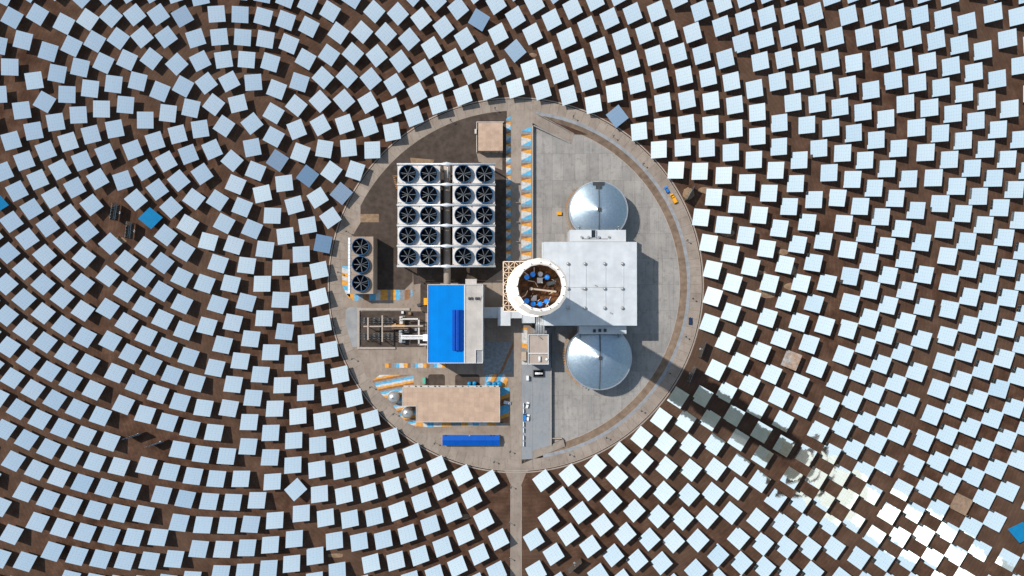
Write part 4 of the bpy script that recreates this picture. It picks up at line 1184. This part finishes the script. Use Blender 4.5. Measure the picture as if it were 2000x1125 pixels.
for x, y in ((800, 623), (818, 624), (818, 650), (818, 671)):
    p = P(x, y, 7); MB().tube((p.x, p.y, -.1), (p.x, p.y, 6.8), .2, 6).build('support', M['galv'], pl)
for i, (x, y, w_, h_, m_, lab) in enumerate(((786, 667.5, 10, 3.4, M['car_white'], 'white flat cabinet below the triple bus ducts'), (812, 644, 4, 4, M['duct'], 'small grey cabinet inside the pipe loop'), (800, 612, 5, 5, M['soil_pale'], 'tan box in the rounded corner of the switchyard'), (786, 610, 4.5, 5, M['duct'], 'pale cabinet at the top of the switchyard'), (771, 634, 3.5, 3.5, M['car_white'], 'white cabinet at the end of the tan bus beam'))):
    q = RECT(x - w_ / 2, y - h_ / 2, x + w_ / 2, y + h_ / 2, 2.2)
    o = thing('cabinet', lab, 'cabinet', center(q)); MB().box(q[0], q[1], q[2], q[3], .1, 2.2).build('body', m_, o); MB().box(q[0] - .1, q[1] + .1, q[2] - .1, q[3] + .1, -.1, .1).build('plinth', M['conc_pad'], o)
    MB().box(q[0] + .1, (q[0] + q[1]) / 2 - .02, q[2] - .04, q[2], .3, 2.0).build('door', m_, o); MB().box((q[0] + q[1]) / 2 + .02, q[1] - .1, q[2] - .04, q[2], .3, 2.0).build('door', m_, o)

# --- things on the terrace
q = RECT(1041.5, 722.5, 1063, 736.5, 1)
t = thing('generator_pit', 'dark kerbed pit with a white cylinder on the terrace', 'generator', center(q))
km = MB(); km.box(q[0], q[1], q[3] - .4, q[3], -.05, 1.2); km.box(q[0], q[1], q[2], q[2] + .4, -.05, 1.2); km.box(q[0], q[0] + .4, q[2] + .4, q[3] - .4, -.05, 1.18); km.box(q[1] - .4, q[1], q[2] + .4, q[3] - .4, -.05, 1.18); km.build('kerb_wall', M['steel'], t)
MB().box(q[0] + .4, q[1] - .4, q[2] + .4, q[3] - .4, .06, .12).build('floor', M['fan_dark'], t)
yy = (q[2] + q[3]) / 2; MB().tube((q[0] + 1.1, yy, 1.1), (q[1] - 1.7, yy, 1.1), .75, 14).build('cylinder', M['car_white'], t, True)
MB().tube((q[1] - 1.7, yy, 1.1), (q[1] - 1.2, yy, 1.1), .55, 12).build('end_cap', M['shield'], t)
q = RECT(1028, 734, 1033.5, 743, 3)
t = thing('cabinet', 'white equipment box beside the dark pit on the terrace', 'cabinet', center(q))
MB().box(q[0], q[1] - .2, q[2], q[3], .2, 2.8).build('body', M['car_white'], t); MB().box(q[0] - .5, q[1] + .8, q[2] - .4, q[3] + .6, -.02, .2).build('plinth', M['conc_pad'], t)
MB().box(q[1] - .2, q[1] + .1, q[2] + .3, q[3] - .3, .3, 2.4).build('grille', M['steel'], t)
for i, (y0_, y1_) in enumerate(((787, 796), (798, 807.5), (824, 833), (836, 844.5), (850.5, 859.5), (861.5, 871.5))):
    q = RECT(1021.8, y0_, 1023.2, y1_, 1.6)
    o = thing('display_board', f'upright white board on the terrace edge, {ORD[i]} from the top of the row', 'board', center(q), 'boards along the terrace')
    MB().box(q[0], q[1], q[2], q[3], .5, 2.0).build('panel', M['car_white'], o)
    for y in (q[2] + .3, q[3] - .3): MB().box(q[0] + .1, q[1] - .1, y - .06, y + .06, -.05, .5).build('leg', M['steel'], o)

# --- vehicles
def vehicle(name, label, px, py, L, W, hh, rz, m, cab=(.05, .62), z0=.05, cat='car', boxed=None, top=None):
    c = P(px, py, z0)
    o = thing(name, label, cat, (c.x, c.y, z0)); o.rotation_euler = (0, 0, rz)
    def sub(nm, mb, mt, smooth=False):
        k = bpy.data.objects.new(nm, mb.mesh(nm, mt, smooth)); COL.objects.link(k); k.parent = o; return k
    prof = [(-L / 2, .45), (-L / 2, hh * .55), (-L * .46, hh * .62), (L * .28, hh * .60), (L * .47, hh * .52), (L / 2, hh * .42), (L / 2, .40)]
    kk = len(prof); b = MB()
    b.add([(x, -W / 2, z) for x, z in prof] + [(x, W / 2, z) for x, z in prof], [(i, (i + 1) % kk, kk + (i + 1) % kk, kk + i) for i in range(kk)] + [tuple(range(kk - 1, -1, -1)), tuple(range(kk, 2 * kk))])
    sub('body', b, m)
    x0_, x1_ = L * (cab[0] - .5), L * (cab[1] - .5)
    g_ = MB(); zb, zt = hh * .6, hh
    base = [(x0_, -W * .47), (x1_ + L * .1, -W * .47), (x1_ + L * .1, W * .47), (x0_, W * .47)]
    topp = [(x0_ + L * .06, -W * .38), (x1_ - L * .02, -W * .38), (x1_ - L * .02, W * .38), (x0_ + L * .06, W * .38)]
    g_.add([(x, y, zb) for x, y in base] + [(x, y, zt - .06) for x, y in topp], [(3, 2, 1, 0), (4, 5, 6, 7), (0, 1, 5, 4), (1, 2, 6, 5), (2, 3, 7, 6), (3, 0, 4, 7)])
    sub('window', g_, M['glass'])
    sub('cab_roof', MB().prism(topp, zt - .05, zt), m)
    if boxed:
        sub('cargo_bed', MB().box(-L / 2 + .1, L * boxed, -W * .48, W * .48, hh * .6, hh * 1.05 if top is None else top), M['yellow'] if m == M['yellow'] else m)
    for sx in (-.31, .31):
        for sy in (-1, 1):
            sub('wheel', MB().tube((L * sx, sy * (W / 2 - .22), .34), (L * sx, sy * (W / 2 + .02), .34), .34, 12), M['tyre'])
    for sy in (-1, 1): sub('headlight', MB().box(L * .485, L * .503, sy * W * .33 - .16, sy * W * .33 + .16, hh * .42, hh * .5), M['car_white'])
    return o
vehicle('truck', 'yellow pickup truck on the ring road east of the northern tank', 1315, 388, 6.2, 2.3, 2.3, math.radians(118), M['yellow'], cab=(.55, .78), cat='truck', boxed=.04, top=2.0)
vehicle('car', 'blue and white car ahead of the yellow truck on the ring road', 1302, 371, 4.6, 1.9, 1.6, math.radians(118), M['car_cyan'])
vehicle('car', 'dark blue car alone on the ring road east of the white hall', 1348, 627, 4.5, 2.0, 1.6, math.radians(88), M['car_blue'])
vehicle('van', 'blue van parked by the boards on the terrace', 1025, 814, 4.8, 2.0, 2.2, math.radians(90), M['car_cyan'], cab=(.02, .8), z0=.06, cat='van')
vehicle('car', 'white car standing next to the blue van on the terrace', 1031, 815.5, 4.2, 1.8, 1.6, math.radians(84), M['car_white'], z0=.06)
vehicle('car', 'white car near the topmost board on the terrace', 1030, 791, 3.9, 1.8, 1.6, math.radians(75), M['car_white'], z0=.06)
vehicle('van', 'silver blue tank van beside the warehouse end wall', 991, 786, 4.6, 1.9, 2.0, math.radians(-10), M['duct'], cab=(.6, .8), z0=.09, cat='van', boxed=.05, top=1.9)
vehicle('car', 'dark grey car beside the rounded gravel bed west of the blue-roofed hall', 821, 595, 3.8, 1.7, 1.5, math.radians(15), M['steel'], z0=.06)
q = RECT(1087.5, 413.5, 1097, 419.5, BASIN + 1.6)
t = thing('skip', 'yellow skip on the basin floor west of the northern tank', 'skip', (center(q)[0], center(q)[1], BASIN))
MB().add([(q[0] + .3, q[2] + .2, BASIN + .02), (q[1] - .3, q[2] + .2, BASIN + .02), (q[1] - .3, q[3] - .2, BASIN + .02), (q[0] + .3, q[3] - .2, BASIN + .02), (q[0], q[2], BASIN + 1.6), (q[1], q[2], BASIN + 1.6), (q[1], q[3], BASIN + 1.6), (q[0], q[3], BASIN + 1.6)],
         [(3, 2, 1, 0), (0, 1, 5, 4), (1, 2, 6, 5), (2, 3, 7, 6), (3, 0, 4, 7), (4, 5, 6, 7)]).build('body', M['yellow'], t)
MB().box(q[0] - .05, q[1] + .05, q[2] - .05, q[2] + .12, BASIN + 1.5, BASIN + 1.7).box(q[0] - .05, q[1] + .05, q[3] - .12, q[3] + .05, BASIN + 1.5, BASIN + 1.7).build('rim', M['yellow'], t)
p = P(833, 590, 0)
q = RECT(827.5, 582, 834, 595.5, 2.6)
t = thing('container', 'yellow container against the west wall of the blue-roofed hall', 'container', center(q))
MB().box(q[0], q[1], q[2], q[3], .1, 2.6).build('body', M['yellow'], t); MB().box(q[0] + .2, q[1] - .2, q[2] - .06, q[2], .3, 2.4).build('door', M['yellow'], t)
# excavator
p = P(1396, 397, 0)
t = thing('excavator', 'small orange excavator among the heliostats east of the ring road', 'excavator', (p.x, p.y, 0))
for s_ in (-1, 1): MB().obox((p.x + s_ * 1.0, p.y, .4), (.5, 3.4, .8)).build('track', M['tyre'], t)
MB().obox((p.x, p.y, 1.4), (2.2, 2.6, 1.1), .3).build('body', M['yellow'], t); MB().obox((p.x - .5, p.y + .5, 2.4), (.9, 1.2, 1.0), .3).build('cab', M['glass'], t)
MB().tube((p.x + .4, p.y + 1.2, 1.8), (p.x - .6, p.y + 3.4, 3.2), .22, 6).tube((p.x - .6, p.y + 3.4, 3.2), (p.x - 1.2, p.y + 4.8, 1.0), .16, 6).build('boom', M['yellow'], t)
MB().obox((p.x - 1.25, p.y + 4.9, .6), (.9, .7, .8), .3).build('bucket', M['steel'], t)
# pale mound of dug soil by the ring road
p = P(1345, 378, 0); random.seed(4)
prof = [(3.9, -.1), (3.0, .5), (1.8, 1.2), (.8, 1.5), (.05, 1.6)]
mb = MB().lathe(p.x, p.y, prof, 18)
mb.v = [(x + random.uniform(-.4, .4), y * 1 + random.uniform(-.4, .4), z + random.uniform(-.1, .15)) for x, y, z in mb.v]
tag(mb.build('soil_mound', M['soil_pale'], None, True), 'pale mound of dug soil beside the ring road near the yellow truck', 'mound')

# --- lamp posts
lamps = [(1197, 268), (1255, 322), (1119, 230), (1351, 583), (1340, 470), (1337, 657), (1251, 801), (1183, 853), (1112, 886), (996, 880), (965, 900), (881, 237), (725, 755), (770, 807), (850, 864), (820, 548), (679, 453), (663, 532), (967, 214), (1306, 728), (656, 640), (690, 700)]
lamps.sort(key=lambda p: (math.degrees(math.atan2(p[1] - 556, p[0] - 1007)) + 90) % 360)
pole = MB().tube((0, 0, -.05), (0, 0, 4.6), .11, 6).mesh('pole', M['steel'])
head = MB().lathe(0, 0, [(.1, 4.5), (.55, 4.65), (.5, 4.95), (.1, 5.1)], 10).mesh('lamp_head', M['steel'])
foot = MB().box(-.3, .3, -.3, .3, -.05, .25).mesh('foot', M['conc_pad'])
for i, (x, y) in enumerate(lamps):
    p = P(x, y, 0)
    o = thing('lamp_post', f'slim dark lamp post along the ring road, {nth(i)} clockwise from the north road', 'lamp post', (p.x, p.y, 0.03), 'lamp posts round the yard')
    for nm, me in (('pole', pole), ('lamp_head', head), ('foot', foot)):
        k_ = bpy.data.objects.new(nm, me); COL.objects.link(k_); k_.parent = o
for i, (x, y) in enumerate(((998, 949), (995.5, 1020), (995.5, 1089))):
    p = P(x, y, 0)
    o = thing('lamp_post', f'slim dark lamp post beside the straight south road, {ORD[i]} from the yard', 'lamp post', (p.x, p.y, 0.0), 'lamp posts along the south road')
    for nm, me in (('pole', pole), ('lamp_head', head), ('foot', foot)):
        k_ = bpy.data.objects.new(nm, me); COL.objects.link(k_); k_.parent = o
# pale patches of dug soil and rubble between the mirrors
random.seed(31)
for i, (x, y, rx, ry) in enumerate(((1497, 572, 26, 13), (1545, 528, 16, 10), (1478, 532, 22, 6), (1530, 492, 12, 7), (1420, 455, 18, 8), (1545, 560, 14, 9), (655, 1085, 20, 5), (905, 1010, 16, 6), (1040, 107, 9, 5), (1380, 372, 20, 7), (232, 470, 18, 7), (800, 938, 14, 6))):
    c = P(x, y); k_ = 22
    ring = [random.uniform(.65, 1.15) for _ in range(k_)]
    ring = [(ring[j] + ring[j - 1] + ring[(j + 1) % k_]) / 3 for j in range(k_)]
    outer = [(c.x + rx * S * ring[j] * math.cos(2 * math.pi * j / k_), c.y + ry * S * ring[j] * math.sin(2 * math.pi * j / k_), -.09) for j in range(k_)]
    inner = [(c.x + .55 * (p[0] - c.x), c.y + .55 * (p[1] - c.y), random.uniform(.05, .3)) for p in outer]
    m_ = MB().add(outer + inner + [(c.x, c.y, .2)], [(j, (j + 1) % k_, k_ + (j + 1) % k_, k_ + j) for j in range(k_)] + [(k_ + j, k_ + (j + 1) % k_, 2 * k_) for j in range(k_)])
    struct(m_.build('soil_heap', M['soil_pale'], None, True))
# concrete feet of the innermost ring and drain sills seen between the mirrors
